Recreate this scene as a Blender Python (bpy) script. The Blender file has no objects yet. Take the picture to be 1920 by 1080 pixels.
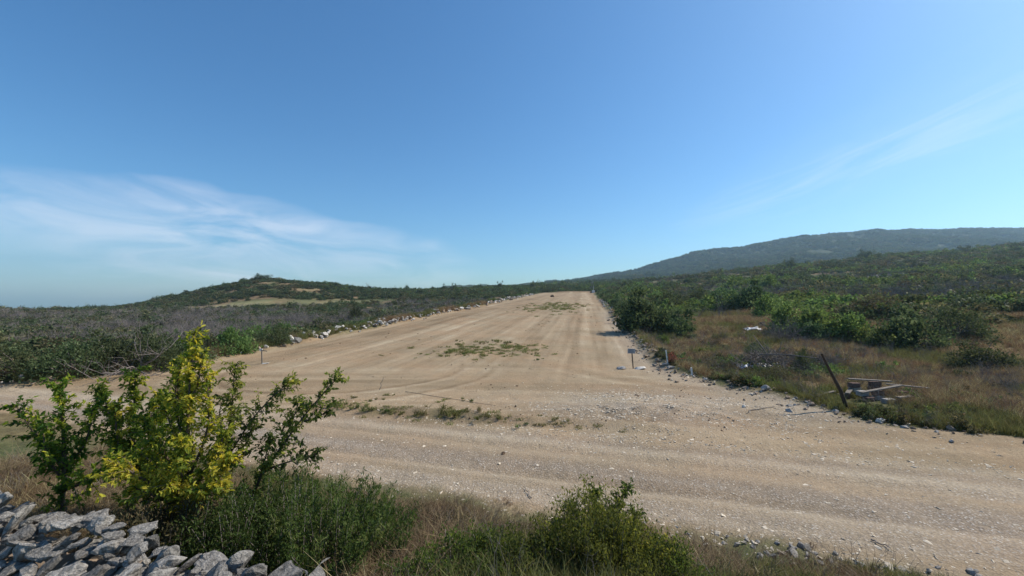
import bpy, math, random
import numpy as np
from mathutils import Vector, Matrix, Euler

random.seed(7)
RNG = np.random.default_rng(7)
SC = bpy.context.scene
COL = SC.collection
R = math.radians

# ------------------------------------------------------------------ camera, world, sun, exposure
F = 786.0            # focal length in pixels of a 1920 wide picture
CAMH = 4.2
PITCH = math.atan(20.0 / F)
cam_d = bpy.data.cameras.new('camera')
cam_d.sensor_width = 36.0
cam_d.lens = F / 1920.0 * 36.0
cam_d.clip_start = 0.1
cam_d.clip_end = 20000
cam = bpy.data.objects.new('camera', cam_d)
COL.objects.link(cam)
cam.location = (0, 0, CAMH)
cam.rotation_euler = (R(90) + PITCH, 0, 0)
SC.camera = cam

SUN_AZ, SUN_EL = 72.0, 45.0          # degrees clockwise from the view direction (+Y), above the horizon
SUN_STRENGTH = 4.8
SKY_STRENGTH = 0.12
EXPOSURE = 0.22

world = bpy.data.worlds.new('World')
SC.world = world
world.use_nodes = True


def build_world():
    nt = world.node_tree
    N, L = nt.nodes, nt.links
    N.clear()
    out = N.new('ShaderNodeOutputWorld')
    bg = N.new('ShaderNodeBackground')
    bg.inputs['Strength'].default_value = SKY_STRENGTH
    sky = N.new('ShaderNodeTexSky')
    sky.sky_type = 'NISHITA'
    sky.sun_disc = False
    sky.sun_elevation = R(SUN_EL)
    sky.sun_rotation = R(SUN_AZ)
    sky.altitude = 100
    sky.air_density = 1.0
    sky.dust_density = 0.9
    sky.ozone_density = 3.2

    def math_(op, a, b=None, c=None, clamp=False):
        m = N.new('ShaderNodeMath')
        m.operation = op
        m.use_clamp = clamp
        for i, v in enumerate((a, b, c)):
            if v is None:
                continue
            if isinstance(v, (int, float)):
                m.inputs[i].default_value = v
            else:
                L.new(v, m.inputs[i])
        return m.outputs[0]

    tc = N.new('ShaderNodeTexCoord')
    sep = N.new('ShaderNodeSeparateXYZ')
    L.new(tc.outputs['Generated'], sep.inputs[0])
    x, y, z = sep.outputs
    az = math_('ARCTAN2', x, y)
    el = math_('ARCSINE', z)

    def cloud(az0, el0, ang, ha, hw, seed, amt, fine=1.0, stretch=6.0):
        """a feathered cirrus field centred on one direction of the sky, streaked along ang"""
        c, s = math.cos(ang), math.sin(ang)
        da = math_('SUBTRACT', az, az0)
        de = math_('SUBTRACT', el, el0)
        u = math_('ADD', math_('MULTIPLY', da, c), math_('MULTIPLY', de, s))
        v = math_('ADD', math_('MULTIPLY', da, -s), math_('MULTIPLY', de, c))
        cmb = N.new('ShaderNodeCombineXYZ')
        L.new(math_('MULTIPLY', u, 2.4 * fine), cmb.inputs[0])
        L.new(math_('MULTIPLY', v, 2.4 * stretch * fine), cmb.inputs[1])
        cmb.inputs[2].default_value = seed
        n1 = N.new('ShaderNodeTexNoise')
        n1.inputs['Scale'].default_value = 1.3
        n1.inputs['Detail'].default_value = 7
        n1.inputs['Roughness'].default_value = 0.58
        n1.inputs['Distortion'].default_value = 0.9
        L.new(cmb.outputs[0], n1.inputs['Vector'])
        n2 = N.new('ShaderNodeTexNoise')
        n2.inputs['Scale'].default_value = 1.6
        n2.inputs['Detail'].default_value = 4
        cm2 = N.new('ShaderNodeCombineXYZ')
        L.new(math_('MULTIPLY', u, 2.2), cm2.inputs[0])
        L.new(math_('MULTIPLY', v, 5.0), cm2.inputs[1])
        cm2.inputs[2].default_value = seed + 7.7
        L.new(cm2.outputs[0], n2.inputs['Vector'])
        wob = math_('MULTIPLY', math_('SUBTRACT', n2.outputs['Fac'], 0.5), 0.9)
        uu = math_('DIVIDE', u, ha)
        vv = math_('ADD', math_('DIVIDE', v, hw), wob)
        d2 = math_('ADD', math_('MULTIPLY', uu, uu), math_('MULTIPLY', vv, vv))
        mask = math_('SUBTRACT', 1.0, d2, clamp=True)
        mask = math_('POWER', mask, 0.75)
        t = math_('MULTIPLY', math_('SUBTRACT', n1.outputs['Fac'], 0.33), 2.6, clamp=True)
        return math_('MULTIPLY', math_('MULTIPLY', mask, t), amt)

    parts = [
        cloud(-0.58, 0.106, -0.06, 0.52, 0.098, 1.3, 1.45, 1.5, 4.0),
        cloud(-0.62, 0.050, -0.02, 0.55, 0.080, 4.1, 0.40, 1.0, 6.0),
        cloud(0.70, 0.245, 0.27, 0.36, 0.055, 9.4, 0.52, 1.3, 9.0),
        cloud(0.98, 0.320, 0.27, 0.60, 0.12, 12.4, 0.12, 1.0, 8.0),
        cloud(-2.2, 0.35, 0.2, 0.9, 0.20, 22.0, 0.5, 1.0, 5.0),
        cloud(2.3, 0.30, -0.1, 0.9, 0.18, 31.0, 0.4, 1.0, 5.0),
    ]
    tot = parts[0]
    for p in parts[1:]:
        tot = math_('MAXIMUM', tot, p)
    mix = N.new('ShaderNodeMix')
    mix.data_type = 'RGBA'
    L.new(tot, mix.inputs['Factor'])
    hs = N.new('ShaderNodeHueSaturation')
    hs.inputs['Saturation'].default_value = 1.2
    hs.inputs['Value'].default_value = 1.0
    L.new(sky.outputs[0], hs.inputs['Color'])
    tone = N.new('ShaderNodeMix')
    tone.data_type = 'RGBA'
    tone.blend_type = 'MULTIPLY'
    tone.inputs['Factor'].default_value = 1.0
    L.new(hs.outputs[0], tone.inputs['A'])
    tone.inputs['B'].default_value = (0.78, 1.01, 1.07, 1)
    L.new(tone.outputs['Result'], mix.inputs['A'])
    veil = N.new('ShaderNodeMix')          # thin ice cloud: its own light plus part of the sky behind it
    veil.data_type = 'RGBA'
    veil.blend_type = 'ADD'
    veil.inputs['Factor'].default_value = 1.0
    dim = N.new('ShaderNodeMix')
    dim.data_type = 'RGBA'
    dim.blend_type = 'MULTIPLY'
    dim.inputs['Factor'].default_value = 1.0
    L.new(tone.outputs['Result'], dim.inputs['A'])
    dim.inputs['B'].default_value = (0.6, 0.6, 0.6, 1)
    L.new(dim.outputs['Result'], veil.inputs['A'])
    veil.inputs['B'].default_value = (3.5, 3.4, 3.5, 1)
    L.new(veil.outputs['Result'], mix.inputs['B'])
    L.new(mix.outputs['Result'], bg.inputs['Color'])
    L.new(bg.outputs[0], out.inputs['Surface'])


build_world()

sun_d = bpy.data.lights.new('sun', 'SUN')
sun_d.energy = SUN_STRENGTH
sun_d.angle = R(0.53)
sun_d.color = (1.0, 0.92, 0.80)
sun = bpy.data.objects.new('sun', sun_d)
COL.objects.link(sun)
sdir = Vector((math.sin(R(SUN_AZ)) * math.cos(R(SUN_EL)), math.cos(R(SUN_AZ)) * math.cos(R(SUN_EL)), math.sin(R(SUN_EL))))
sun.rotation_euler = sdir.to_track_quat('Z', 'Y').to_euler()
sun.location = (60, 20, 80)

SC.view_settings.view_transform = 'Standard'
SC.view_settings.look = 'None'
SC.view_settings.gamma = 1
SC.view_settings.exposure = EXPOSURE
SC.view_settings.use_curve_mapping = False
SC.render.engine = 'CYCLES'
SC.cycles.max_bounces = 6
SC.cycles.transparent_max_bounces = 8
SC.cycles.volume_bounces = 1

# ------------------------------------------------------------------ air
HAZE = 0.00016


def build_haze():
    m = bpy.data.materials.new('haze_air')
    m.use_nodes = True
    nt = m.node_tree
    nt.nodes.clear()
    out = nt.nodes.new('ShaderNodeOutputMaterial')
    v = nt.nodes.new('ShaderNodeVolumePrincipled')
    v.inputs['Color'].default_value = (0.50, 0.76, 1.0, 1)
    v.inputs['Density'].default_value = HAZE
    v.inputs['Anisotropy'].default_value = 0.3
    nt.links.new(v.outputs[0], out.inputs['Volume'])
    x0, x1, y0, y1, z0, z1 = -8750, 8750, -40, 3420, -400, 340
    vs = [(x, y, z) for z in (z0, z1) for y in (y0, y1) for x in (x0, x1)]
    fs = [(0, 2, 3, 1), (4, 5, 7, 6), (0, 1, 5, 4), (2, 6, 7, 3), (0, 4, 6, 2), (1, 3, 7, 5)]
    me = bpy.data.meshes.new('haze')
    me.from_pydata(vs, [], fs)
    me.materials.append(m)
    o = bpy.data.objects.new('haze', me)
    COL.objects.link(o)
    o['kind'] = 'stuff'
    o['label'] = 'thin blue summer haze lying over the whole landscape'


build_haze()

# ------------------------------------------------------------------ helpers


def tag(o, label=None, cat=None, group=None, kind=None):
    if label: o['label'] = label
    if cat: o['category'] = cat
    if group: o['group'] = group
    if kind: o['kind'] = kind
    return o


def empty(name, loc, rz=0.0, **k):
    o = bpy.data.objects.new(name, None)
    o.empty_display_size = 0.2
    COL.objects.link(o)
    o.location = loc
    o.rotation_euler = (0, 0, rz)
    return tag(o, **k)


def mesh_np(name, V, Fc, mats, smooth=False, tint=None, matidx=None):
    """V (n,3) floats, Fc (m,k) ints -> mesh"""
    V = np.asarray(V, dtype=np.float32)
    Fc = np.asarray(Fc, dtype=np.int32)
    m = bpy.data.meshes.new(name)
    k = Fc.shape[1]
    m.vertices.add(len(V))
    m.vertices.foreach_set('co', V.ravel())
    m.loops.add(Fc.size)
    m.loops.foreach_set('vertex_index', Fc.ravel())
    m.polygons.add(len(Fc))
    m.polygons.foreach_set('loop_start', np.arange(0, Fc.size, k, dtype=np.int32))
    m.polygons.foreach_set('loop_total', np.full(len(Fc), k, dtype=np.int32))
    if matidx is not None:
        m.polygons.foreach_set('material_index', np.asarray(matidx, dtype=np.int32))
    m.polygons.foreach_set('use_smooth', np.full(len(Fc), smooth, dtype=bool))
    if tint is not None:
        a = m.attributes.new('tint', 'FLOAT', 'FACE')
        a.data.foreach_set('value', np.asarray(tint, dtype=np.float32))
    for mt in (mats if isinstance(mats, (list, tuple)) else [mats]):
        m.materials.append(mt)
    m.update()
    m.validate()
    return m


def link(name, mesh, parent=None, **k):
    o = bpy.data.objects.new(name, mesh)
    COL.objects.link(o)
    if parent is not None:
        o.parent = parent
    return tag(o, **k)


def _hash(ix, iy, seed):
    h = (ix.astype(np.int64) * 374761393 + iy.astype(np.int64) * 668265263 + seed * 1442695041) & 0x7fffffff
    h = ((h ^ (h >> 13)) * 1274126177) & 0x7fffffff
    return ((h ^ (h >> 16)) & 0xffff) / 65535.0


def vnoise(x, y, seed=0):
    x = np.asarray(x, dtype=np.float64); y = np.asarray(y, dtype=np.float64)
    ix = np.floor(x); iy = np.floor(y)
    fx = x - ix; fy = y - iy
    fx = fx * fx * (3 - 2 * fx); fy = fy * fy * (3 - 2 * fy)
    a = _hash(ix, iy, seed); b = _hash(ix + 1, iy, seed)
    c = _hash(ix, iy + 1, seed); d = _hash(ix + 1, iy + 1, seed)
    return (a + (b - a) * fx) * (1 - fy) + (c + (d - c) * fx) * fy - 0.5      # -0.5 .. 0.5


def fbm(x, y, seed=0, octv=4, gain=0.5):
    t = 0; amp = 1.0; tot = 0
    for i in range(octv):
        t = t + amp * vnoise(x * 2 ** i + 17.3 * i, y * 2 ** i - 9.1 * i, seed + i)
        tot += amp; amp *= gain
    return t / tot * 1.6


def sstep(a, b, x):
    t = np.clip((x - a) / (b - a), 0, 1)
    return t * t * (3 - 2 * t)


# ------------------------------------------------------------------ shape of the land
COLS = [-400, 0, 120, 240, 330, 410, 490, 600, 700, 800, 860, 960, 1060, 1110, 1160, 1200, 1250, 1300, 1370, 1450, 1490, 1560, 1650, 1700, 1920, 2300]
TAB = {
    27:   [688] * 13 + [680] * 13,
    45:   [645] * 12 + [630, 620, 620, 618, 617, 615, 612, 608, 607, 604, 600, 598, 592, 585],
    85:   [612, 609, 608, 606, 606, 604, 603, 602, 600, 598, 596, 593, 590, 588, 584, 580, 576, 572, 569, 565, 563, 559, 556, 553, 546, 538],
    125:  [602, 596, 596, 593, 592, 591, 590, 589, 587, 580, 576, 572, 568, 566, 564, 561, 558, 555, 550, 545, 543, 539, 533, 530, 520, 508],
    175:  [602, 588, 586, 582, 579, 577, 576, 574, 570, 565, 562, 558, 557, 556, 553, 550, 546, 542, 536, 530, 527, 523, 516, 512, 500, 486],
    220:  [606, 594, 590, 582, 568, 554, 542, 553, 556, 555, 553, 551, 550, 549, 545, 541, 537, 532, 525, 518, 515, 511, 504, 500, 488, 472],
    265:  [612, 600, 592, 577, 555, 537, 521, 531, 545, 547, 546, 543, 542, 541, 537, 534, 530, 526, 518, 509, 506, 502, 494, 490, 476, 460],
    330:  [618, 604, 594, 580, 562, 547, 536, 541, 547, 546, 544, 541, 538, 537, 533, 530, 525, 520, 511, 502, 499, 494, 482, 478, 464, 446],
    450:  [612, 600, 592, 584, 572, 560, 550, 548, 548, 544, 541, 538, 535, 534, 530, 528, 525, 521, 513, 505, 502, 498, 486, 482, 468, 450],
    700:  [606, 596, 590, 584, 578, 570, 562, 557, 552, 547, 543, 539, 536, 534, 533, 533, 534, 535, 530, 522, 520, 516, 505, 500, 490, 470],
    1000: [600, 592, 588, 583, 577, 572, 566, 560, 553, 548, 544, 539, 534, 531, 530, 526, 522, 514, 503, 491, 484, 479, 471, 469, 467, 455],
    1500: [598, 590, 586, 582, 577, 572, 567, 560, 553, 547, 543, 537, 531, 526, 514, 503, 490, 475, 467, 451, 440, 436, 427, 427, 431, 430],
    2200: [598, 590, 586, 582, 577, 572, 567, 560, 554, 548, 544, 539, 535, 532, 525, 515, 503, 490, 482, 468, 460, 455, 448, 448, 450, 450],
    3200: [596, 590, 586, 582, 577, 572, 567, 561, 555, 549, 545, 541, 538, 537, 535, 530, 520, 510, 502, 488, 480, 475, 468, 468, 470, 470],
}
YS = np.array(sorted(TAB))
_tc = (np.linspace(-400, 2300, 541) - 960) / F            # fine columns
_ly = np.linspace(math.log(27), math.log(3200), 240)      # fine rows
_zr = []
for Yv in YS:
    yp = np.interp(_tc * F + 960, COLS, TAB[int(Yv)])
    _zr.append(yp)
_zr = np.array(_zr)
_T = np.zeros((len(_ly), len(_tc)))
for j in range(len(_tc)):
    _T[:, j] = np.interp(_ly, np.log(YS), _zr[:, j])


def _blur(A, n, axis):
    k = np.hanning(n + 2)[1:-1]; k /= k.sum()
    pad = [(0, 0), (0, 0)]; pad[axis] = (n // 2, n // 2)
    B = np.pad(A, pad, mode='edge')
    return np.apply_along_axis(lambda v: np.convolve(v, k, 'valid'), axis, B)


_T = _blur(_blur(_T, 9, 0), 5, 1)


def table_z(X, Y):
    Yc = np.clip(Y, 27, 3200)
    t = np.clip(X / Yc, _tc[0], _tc[-1])
    a = (t - _tc[0]) / (_tc[1] - _tc[0]); b = (np.log(Yc) - _ly[0]) / (_ly[1] - _ly[0])
    ia = np.clip(a.astype(int), 0, len(_tc) - 2); ib = np.clip(b.astype(int), 0, len(_ly) - 2)
    fa = np.clip(a - ia, 0, 1); fb = np.clip(b - ib, 0, 1)
    yp = (_T[ib, ia] * (1 - fa) + _T[ib, ia + 1] * fa) * (1 - fb) + (_T[ib + 1, ia] * (1 - fa) + _T[ib + 1, ia + 1] * fa) * fb
    return CAMH + (560 - yp) * Yc / F


def XL(Y):
    Y = np.asarray(Y, dtype=float)
    return np.where(Y > 24, -24.4 + 0.175 * Y, -20.2 - (24 - Y) * 0.75) + 1.0 * fbm(Y * 0.07, 3.3, 50, 3)


def XR(Y):
    return np.interp(Y, [-5, 6, 9, 12, 13.75, 14.7, 18.3, 21.3, 25, 44.5, 300], [60, 45, 30, 17, 12.8, 12.0, 11.0, 9.4, 8.7, 12.0, 57.0]) + 0.6 * fbm(np.asarray(Y) * 0.12, 8.8, 51, 3)


def road_lo(X): return 8.5 - 0.33 * X + 0.003 * X * X
def road_hi(X): return 13.5 - 0.27 * X


def d_bare(X, Y):
    """signed metres inside the cleared earth (+) or outside (-)"""
    d1 = np.minimum(np.minimum(X - XL(Y), XR(Y) - X), 236 - Y + 0.05 * (X - 30))
    d1 = np.minimum(d1, Y - road_lo(X))
    d2 = np.minimum(Y - road_lo(X), road_hi(X) - Y)
    return np.maximum(d1, d2)


def d_road(X, Y):
    return np.minimum(Y - road_lo(X), road_hi(X) - Y)


def hgt(X, Y):
    X = np.asarray(X, dtype=float); Y = np.asarray(Y, dtype=float)
    zf = 0.036 * np.logaddexp(0, (Y - 29) / 6.0) * 6.0
    zt = table_z(X, Y)
    near = 1 - sstep(20, 34, Y)
    side = 0.35 * fbm(X * 0.15, Y * 0.15, 11, 3)
    zt = zt * (1 - near) + (0.05 + side) * near
    db = d_bare(X, Y)
    w = sstep(-9, 0, db)                       # 1 = cleared earth
    # beyond the far end take the table slowly
    w = np.where(Y > 236, sstep(-30, 0, db), w)
    z = zt * (1 - w) + zf * w
    # banks and berms along the edges of the clearing
    edge = np.exp(-((db + 0.7) / 0.7) ** 2) * sstep(14, 24, Y) * (1 - sstep(150, 230, Y))
    z = z + edge * (0.28 + 0.35 * fbm(X * 0.5, Y * 0.5, 12, 3))
    z = z - 0.18 * np.exp(-((db + 2.6) / 1.0) ** 2) * sstep(14, 24, Y)
    z = z + 0.9 * np.exp(-((Y - 0.05 * (X - 30) - 238) / 2.0) ** 2) * sstep(-30, -15, X - XR(Y)) * (X < XR(Y))
    # bank on the camera side of the road
    q = road_lo(X) - Y
    zb = (0.95 + 0.8 * sstep(-2.6, 0.4, X)) * sstep(0.0, 6.0, q) + 0.12 * fbm(X * 0.9, Y * 0.9, 13, 3) * sstep(0.2, 1.5, q)
    z = z + zb
    # relief
    out = 1 - sstep(-3, 0, db)
    z = z + out * sstep(24, 60, Y) * fbm(X * 0.05, Y * 0.05, 14, 4) * np.clip(Y / 150, 0.2, 2.0) * 0.9
    z = z + sstep(500, 1000, Y) * fbm(X * 0.007, Y * 0.004, 15, 5, .6) * 30
    # soil roughness and ruts
    inb = sstep(-0.5, 0.5, db)
    fine = np.clip(30 / (Y + 1), 0.15, 1)
    z = z + inb * 0.05 * fbm(X * 1.1, Y * 1.1, 16, 4) * fine
    dr = d_road(X, Y)
    rd = sstep(-0.6, 0.5, dr)
    cr = Y + 0.30 * X                                # across the road
    rut = -0.055 * np.exp(-((cr - 10.2) / 0.22) ** 2) - 0.055 * np.exp(-((cr - 12.1) / 0.24) ** 2)
    z = z + rd * (rut + 0.03 * fbm(X * 0.12, cr * 3.2, 17, 3))
    fl = inb * (1 - rd)
    uu = X - 0.176 * Y
    z = z + fl * 0.055 * fbm(uu * 1.5, Y * 0.035, 18, 3) * sstep(18, 30, Y)
    z = z + fl * 0.06 * fbm(X * 0.1, (Y + 0.06 * X) * 1.8, 19, 3) * (1 - sstep(20, 30, Y))
    # little windrow of soil beside the road
    z = z + (0.13 + 0.2 * fbm(X * 0.8, Y * 0.8, 20, 3)) * np.exp(-((Y - road_hi(X) - 1.1) / 0.55) ** 2) * sstep(-9, -7, X) * (1 - sstep(2, 9, X))
    # spread rubble swell on the right
    z = z + 0.18 * np.exp(-(((X - 5.5) / 3.6) ** 2 + ((Y - 15.6) / 1.5) ** 2)) * (1 + 1.2 * fbm(X * 1.5, Y * 1.5, 21, 3))
    return z


def hz(x, y):
    return float(hgt(np.array([x]), np.array([y]))[0])


def ray(px, py):
    """the direction in the world seen at a photo pixel"""
    d = Vector(((px - 960) / F, (540 - py) / F, -1.0))
    return (Euler((R(90) + PITCH, 0, 0)).to_matrix() @ d).normalized()


def ground_at(px, py, dmin=3.0):
    d = ray(px, py)
    ts = np.concatenate([np.arange(dmin, 60, 0.05), np.geomspace(60, 2600, 3000)])
    xs = d.x * ts; ys = d.y * ts; zs = CAMH + d.z * ts
    below = zs < hgt(xs, ys)
    i = int(np.argmax(below)) if below.any() else len(ts) - 1
    return Vector((xs[i], ys[i], hz(xs[i], ys[i])))


def W(px, py, Y):
    """the point seen at a photo pixel at forward distance Y"""
    d = ray(px, py)
    return Vector((d.x / d.y * Y, Y, CAMH + d.z / d.y * Y))


# ------------------------------------------------------------------ materials
def new_mat(name):
    m = bpy.data.materials.new(name)
    m.use_nodes = True
    m.node_tree.nodes.clear()
    return m, m.node_tree.nodes, m.node_tree.links


def noise(N, L, vec, scale, detail=4, rough=0.55, dist=0.0):
    n = N.new('ShaderNodeTexNoise')
    n.inputs['Scale'].default_value = scale
    n.inputs['Detail'].default_value = detail
    n.inputs['Roughness'].default_value = rough
    n.inputs['Distortion'].default_value = dist
    if vec is not None:
        L.new(vec, n.inputs['Vector'])
    return n.outputs['Fac']


def ramp(N, L, fac, stops, interp='LINEAR'):
    r = N.new('ShaderNodeValToRGB')
    r.color_ramp.interpolation = interp
    el = r.color_ramp.elements
    while len(el) < len(stops):
        el.new(0.5)
    for e, (p, c) in zip(el, stops):
        e.position = p
        e.color = (*c, 1) if len(c) == 3 else c
    L.new(fac, r.inputs[0])
    return r.outputs[0]


def mixc(N, L, fac, a, b, mode='MIX'):
    m = N.new('ShaderNodeMix')
    m.data_type = 'RGBA'
    m.blend_type = mode
    for sock, v in (('Factor', fac), ('A', a), ('B', b)):
        if isinstance(v, (int, float)):
            m.inputs[sock].default_value = v
        elif isinstance(v, tuple):
            m.inputs[sock].default_value = (*v, 1)
        else:
            L.new(v, m.inputs[sock])
    return m.outputs['Result']


def mathn(N, L, op, a, b=None, clamp=False):
    m = N.new('ShaderNodeMath')
    m.operation = op
    m.use_clamp = clamp
    for i, v in enumerate((a, b)):
        if v is None: continue
        if isinstance(v, (int, float)): m.inputs[i].default_value = v
        else: L.new(v, m.inputs[i])
    return m.outputs[0]


def mat_earth():
    m, N, L = new_mat('earth')
    out = N.new('ShaderNodeOutputMaterial')
    bs = N.new('ShaderNodeBsdfPrincipled')
    bs.inputs['Roughness'].default_value = 0.95
    bs.inputs['Specular IOR Level'].default_value = 0.1
    L.new(bs.outputs[0], out.inputs[0])
    tc = N.new('ShaderNodeTexCoord')
    P = tc.outputs['Object']

    def att(n):
        a = N.new('ShaderNodeAttribute'); a.attribute_name = n
        return a.outputs['Fac']
    bare, grav, streak, green, ochre, far = att('w_bare'), att('w_grav'), att('streak'), att('w_green'), att('w_ochre'), att('w_far')
    # cleared soil
    n_big = noise(N, L, P, 0.22, 5, 0.6)
    n_mid = noise(N, L, P, 1.7, 6, 0.65)
    n_fine = noise(N, L, P, 14, 6, 0.7)
    soil = ramp(N, L, streak, [(0.1, (0.170, 0.120, 0.070)), (0.42, (0.265, 0.198, 0.122)), (0.68, (0.350, 0.272, 0.176)), (0.92, (0.465, 0.380, 0.265))])
    soil = mixc(N, L, mathn(N, L, 'MULTIPLY', mathn(N, L, 'SUBTRACT', n_big, 0.42, True), 2.2, True), soil, (0.36, 0.235, 0.135))
    soil = mixc(N, L, mathn(N, L, 'MULTIPLY', mathn(N, L, 'SUBTRACT', n_mid, 0.55, True), 2.0, True), soil, (0.21, 0.14, 0.09))
    # pebbly speckle
    vor = N.new('ShaderNodeTexVoronoi'); vor.inputs['Scale'].default_value = 22
    L.new(P, vor.inputs['Vector'])
    vr = N.new('ShaderNodeSeparateColor'); L.new(vor.outputs['Color'], vr.inputs[0])
    peb = ramp(N, L, vr.outputs[0], [(0.0, (0.22, 0.17, 0.13)), (0.5, (0.36, 0.30, 0.24)), (0.85, (0.44, 0.39, 0.34)), (1.0, (0.62, 0.58, 0.52))])
    pebm = mathn(N, L, 'ADD', mathn(N, L, 'MULTIPLY', grav, 0.75), mathn(N, L, 'MULTIPLY', mathn(N, L, 'SUBTRACT', n_mid, 0.5, True), 1.0), True)
    dots = mathn(N, L, 'MULTIPLY', mathn(N, L, 'LESS_THAN', vor.outputs['Distance'], 0.42), pebm)
    grey = mixc(N, L, mathn(N, L, 'MULTIPLY', grav, 0.45), soil, (0.345, 0.305, 0.250))
    soil2 = mixc(N, L, dots, grey, peb)
    soil2 = mixc(N, L, 1.0, soil2, ramp(N, L, n_fine, [(0.3, (0.72, 0.72, 0.72)), (0.7, (1.16, 1.16, 1.16))]), 'MULTIPLY')
    # rough land
    g1 = noise(N, L, P, 0.5, 6, 0.65)
    g2 = noise(N, L, P, 5, 6, 0.7)
    dry = ramp(N, L, g1, [(0.3, (0.13, 0.085, 0.05)), (0.5, (0.20, 0.135, 0.075)), (0.7, (0.27, 0.20, 0.11))])
    grn = ramp(N, L, g2, [(0.3, (0.045, 0.055, 0.022)), (0.6, (0.09, 0.10, 0.04)), (0.8, (0.15, 0.14, 0.07))])
    land = mixc(N, L, green, dry, grn)
    land = mixc(N, L, ochre, land, ramp(N, L, g1, [(0.3, (0.24, 0.215, 0.105)), (0.7, (0.36, 0.32, 0.165))]))
    f1 = noise(N, L, P, 0.055, 8, 0.7)
    farc = ramp(N, L, f1, [(0.3, (0.030, 0.042, 0.020)), (0.55, (0.055, 0.070, 0.034)), (0.72, (0.10, 0.10, 0.06))])
    land = mixc(N, L, far, land, farc)
    land = mixc(N, L, 1.0, land, ramp(N, L, g2, [(0.3, (0.7, 0.7, 0.7)), (0.7, (1.2, 1.2, 1.2))]), 'MULTIPLY')
    col = mixc(N, L, bare, land, soil2)
    L.new(col, bs.inputs['Base Color'])
    h = mathn(N, L, 'ADD', mathn(N, L, 'MULTIPLY', n_fine, 0.6), mathn(N, L, 'MULTIPLY', n_mid, 1.2))
    h = mathn(N, L, 'SUBTRACT', h, mathn(N, L, 'MULTIPLY', vor.outputs['Distance'], 0.35))
    b = N.new('ShaderNodeBump')
    b.inputs['Strength'].default_value = 0.8
    b.inputs['Distance'].default_value = 0.05
    L.new(h, b.inputs['Height'])
    L.new(b.outputs[0], bs.inputs['Normal'])
    return m


def mat_leaf(name, stops, trans=0.35, vary=0.25, gloss=0.12):
    m, N, L = new_mat(name)
    out = N.new('ShaderNodeOutputMaterial')
    a = N.new('ShaderNodeAttribute'); a.attribute_name = 'tint'
    col = ramp(N, L, a.outputs['Fac'], stops)
    oi = N.new('ShaderNodeObjectInfo')
    hs = N.new('ShaderNodeHueSaturation')
    L.new(mathn(N, L, 'ADD', mathn(N, L, 'MULTIPLY', oi.outputs['Random'], 0.05), 0.475), hs.inputs['Hue'])
    L.new(mathn(N, L, 'ADD', mathn(N, L, 'MULTIPLY', oi.outputs['Random'], vary * 2), 1 - vary), hs.inputs['Value'])
    L.new(col, hs.inputs['Color'])
    d = N.new('ShaderNodeBsdfPrincipled')
    d.inputs['Roughness'].default_value = 0.68
    d.inputs['Specular IOR Level'].default_value = gloss
    L.new(hs.outputs[0], d.inputs['Base Color'])
    t = N.new('ShaderNodeBsdfTranslucent')
    hs2 = N.new('ShaderNodeHueSaturation')
    hs2.inputs['Hue'].default_value = 0.485
    hs2.inputs['Saturation'].default_value = 1.1
    hs2.inputs['Value'].default_value = 1.5
    L.new(hs.outputs[0], hs2.inputs['Color'])
    L.new(hs2.outputs[0], t.inputs['Color'])
    mx = N.new('ShaderNodeMixShader')
    mx.inputs[0].default_value = trans
    L.new(d.outputs[0], mx.inputs[1]); L.new(t.outputs[0], mx.inputs[2])
    L.new(mx.outputs[0], out.inputs[0])
    return m


def mat_simple(name, c1, c2, scale=8, rough=0.9, bump=0.4, bdist=0.02, spec=0.2, vary=0.0, detail=6):
    m, N, L = new_mat(name)
    out = N.new('ShaderNodeOutputMaterial')
    bs = N.new('ShaderNodeBsdfPrincipled')
    bs.inputs['Roughness'].default_value = rough
    bs.inputs['Specular IOR Level'].default_value = spec
    L.new(bs.outputs[0], out.inputs[0])
    tc = N.new('ShaderNodeTexCoord')
    n = noise(N, L, tc.outputs['Object'], scale, detail, 0.65)
    col = ramp(N, L, n, [(0.32, c1), (0.68, c2)])
    if vary:
        oi = N.new('ShaderNodeObjectInfo')
        hs = N.new('ShaderNodeHueSaturation')
        L.new(mathn(N, L, 'ADD', mathn(N, L, 'MULTIPLY', oi.outputs['Random'], vary * 2), 1 - vary), hs.inputs['Value'])
        L.new(col, hs.inputs['Color'])
        col = hs.outputs[0]
    L.new(col, bs.inputs['Base Color'])
    b = N.new('ShaderNodeBump')
    b.inputs['Strength'].default_value = bump
    b.inputs['Distance'].default_value = bdist
    L.new(n, b.inputs['Height'])
    L.new(b.outputs[0], bs.inputs['Normal'])
    return m


M_EARTH = mat_earth()
G = lambda *s: list(s)
M_SCRUB = mat_leaf('scrub_leaf', G((0, (0.034, 0.048, 0.018)), (0.5, (0.074, 0.094, 0.040)), (0.85, (0.118, 0.142, 0.064)), (1, (0.16, 0.175, 0.09))), 0.3, 0.3)
M_FIG = mat_leaf('broad_leaf', G((0, (0.032, 0.058, 0.024)), (0.5, (0.074, 0.112, 0.048)), (0.85, (0.12, 0.162, 0.074)), (1, (0.16, 0.21, 0.10))), 0.35, 0.2, 0.06)
M_LIGHT = mat_leaf('light_leaf', G((0, (0.06, 0.09, 0.03)), (0.5, (0.115, 0.165, 0.05)), (0.85, (0.18, 0.24, 0.08)), (1, (0.27, 0.32, 0.14))), 0.38, 0.15, 0.08)
M_OLIVE = mat_leaf('olive_leaf', G((0, (0.06, 0.058, 0.028)), (0.5, (0.115, 0.108, 0.05)), (0.85, (0.17, 0.15, 0.075)), (1, (0.23, 0.20, 0.11))), 0.3, 0.3)
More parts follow.
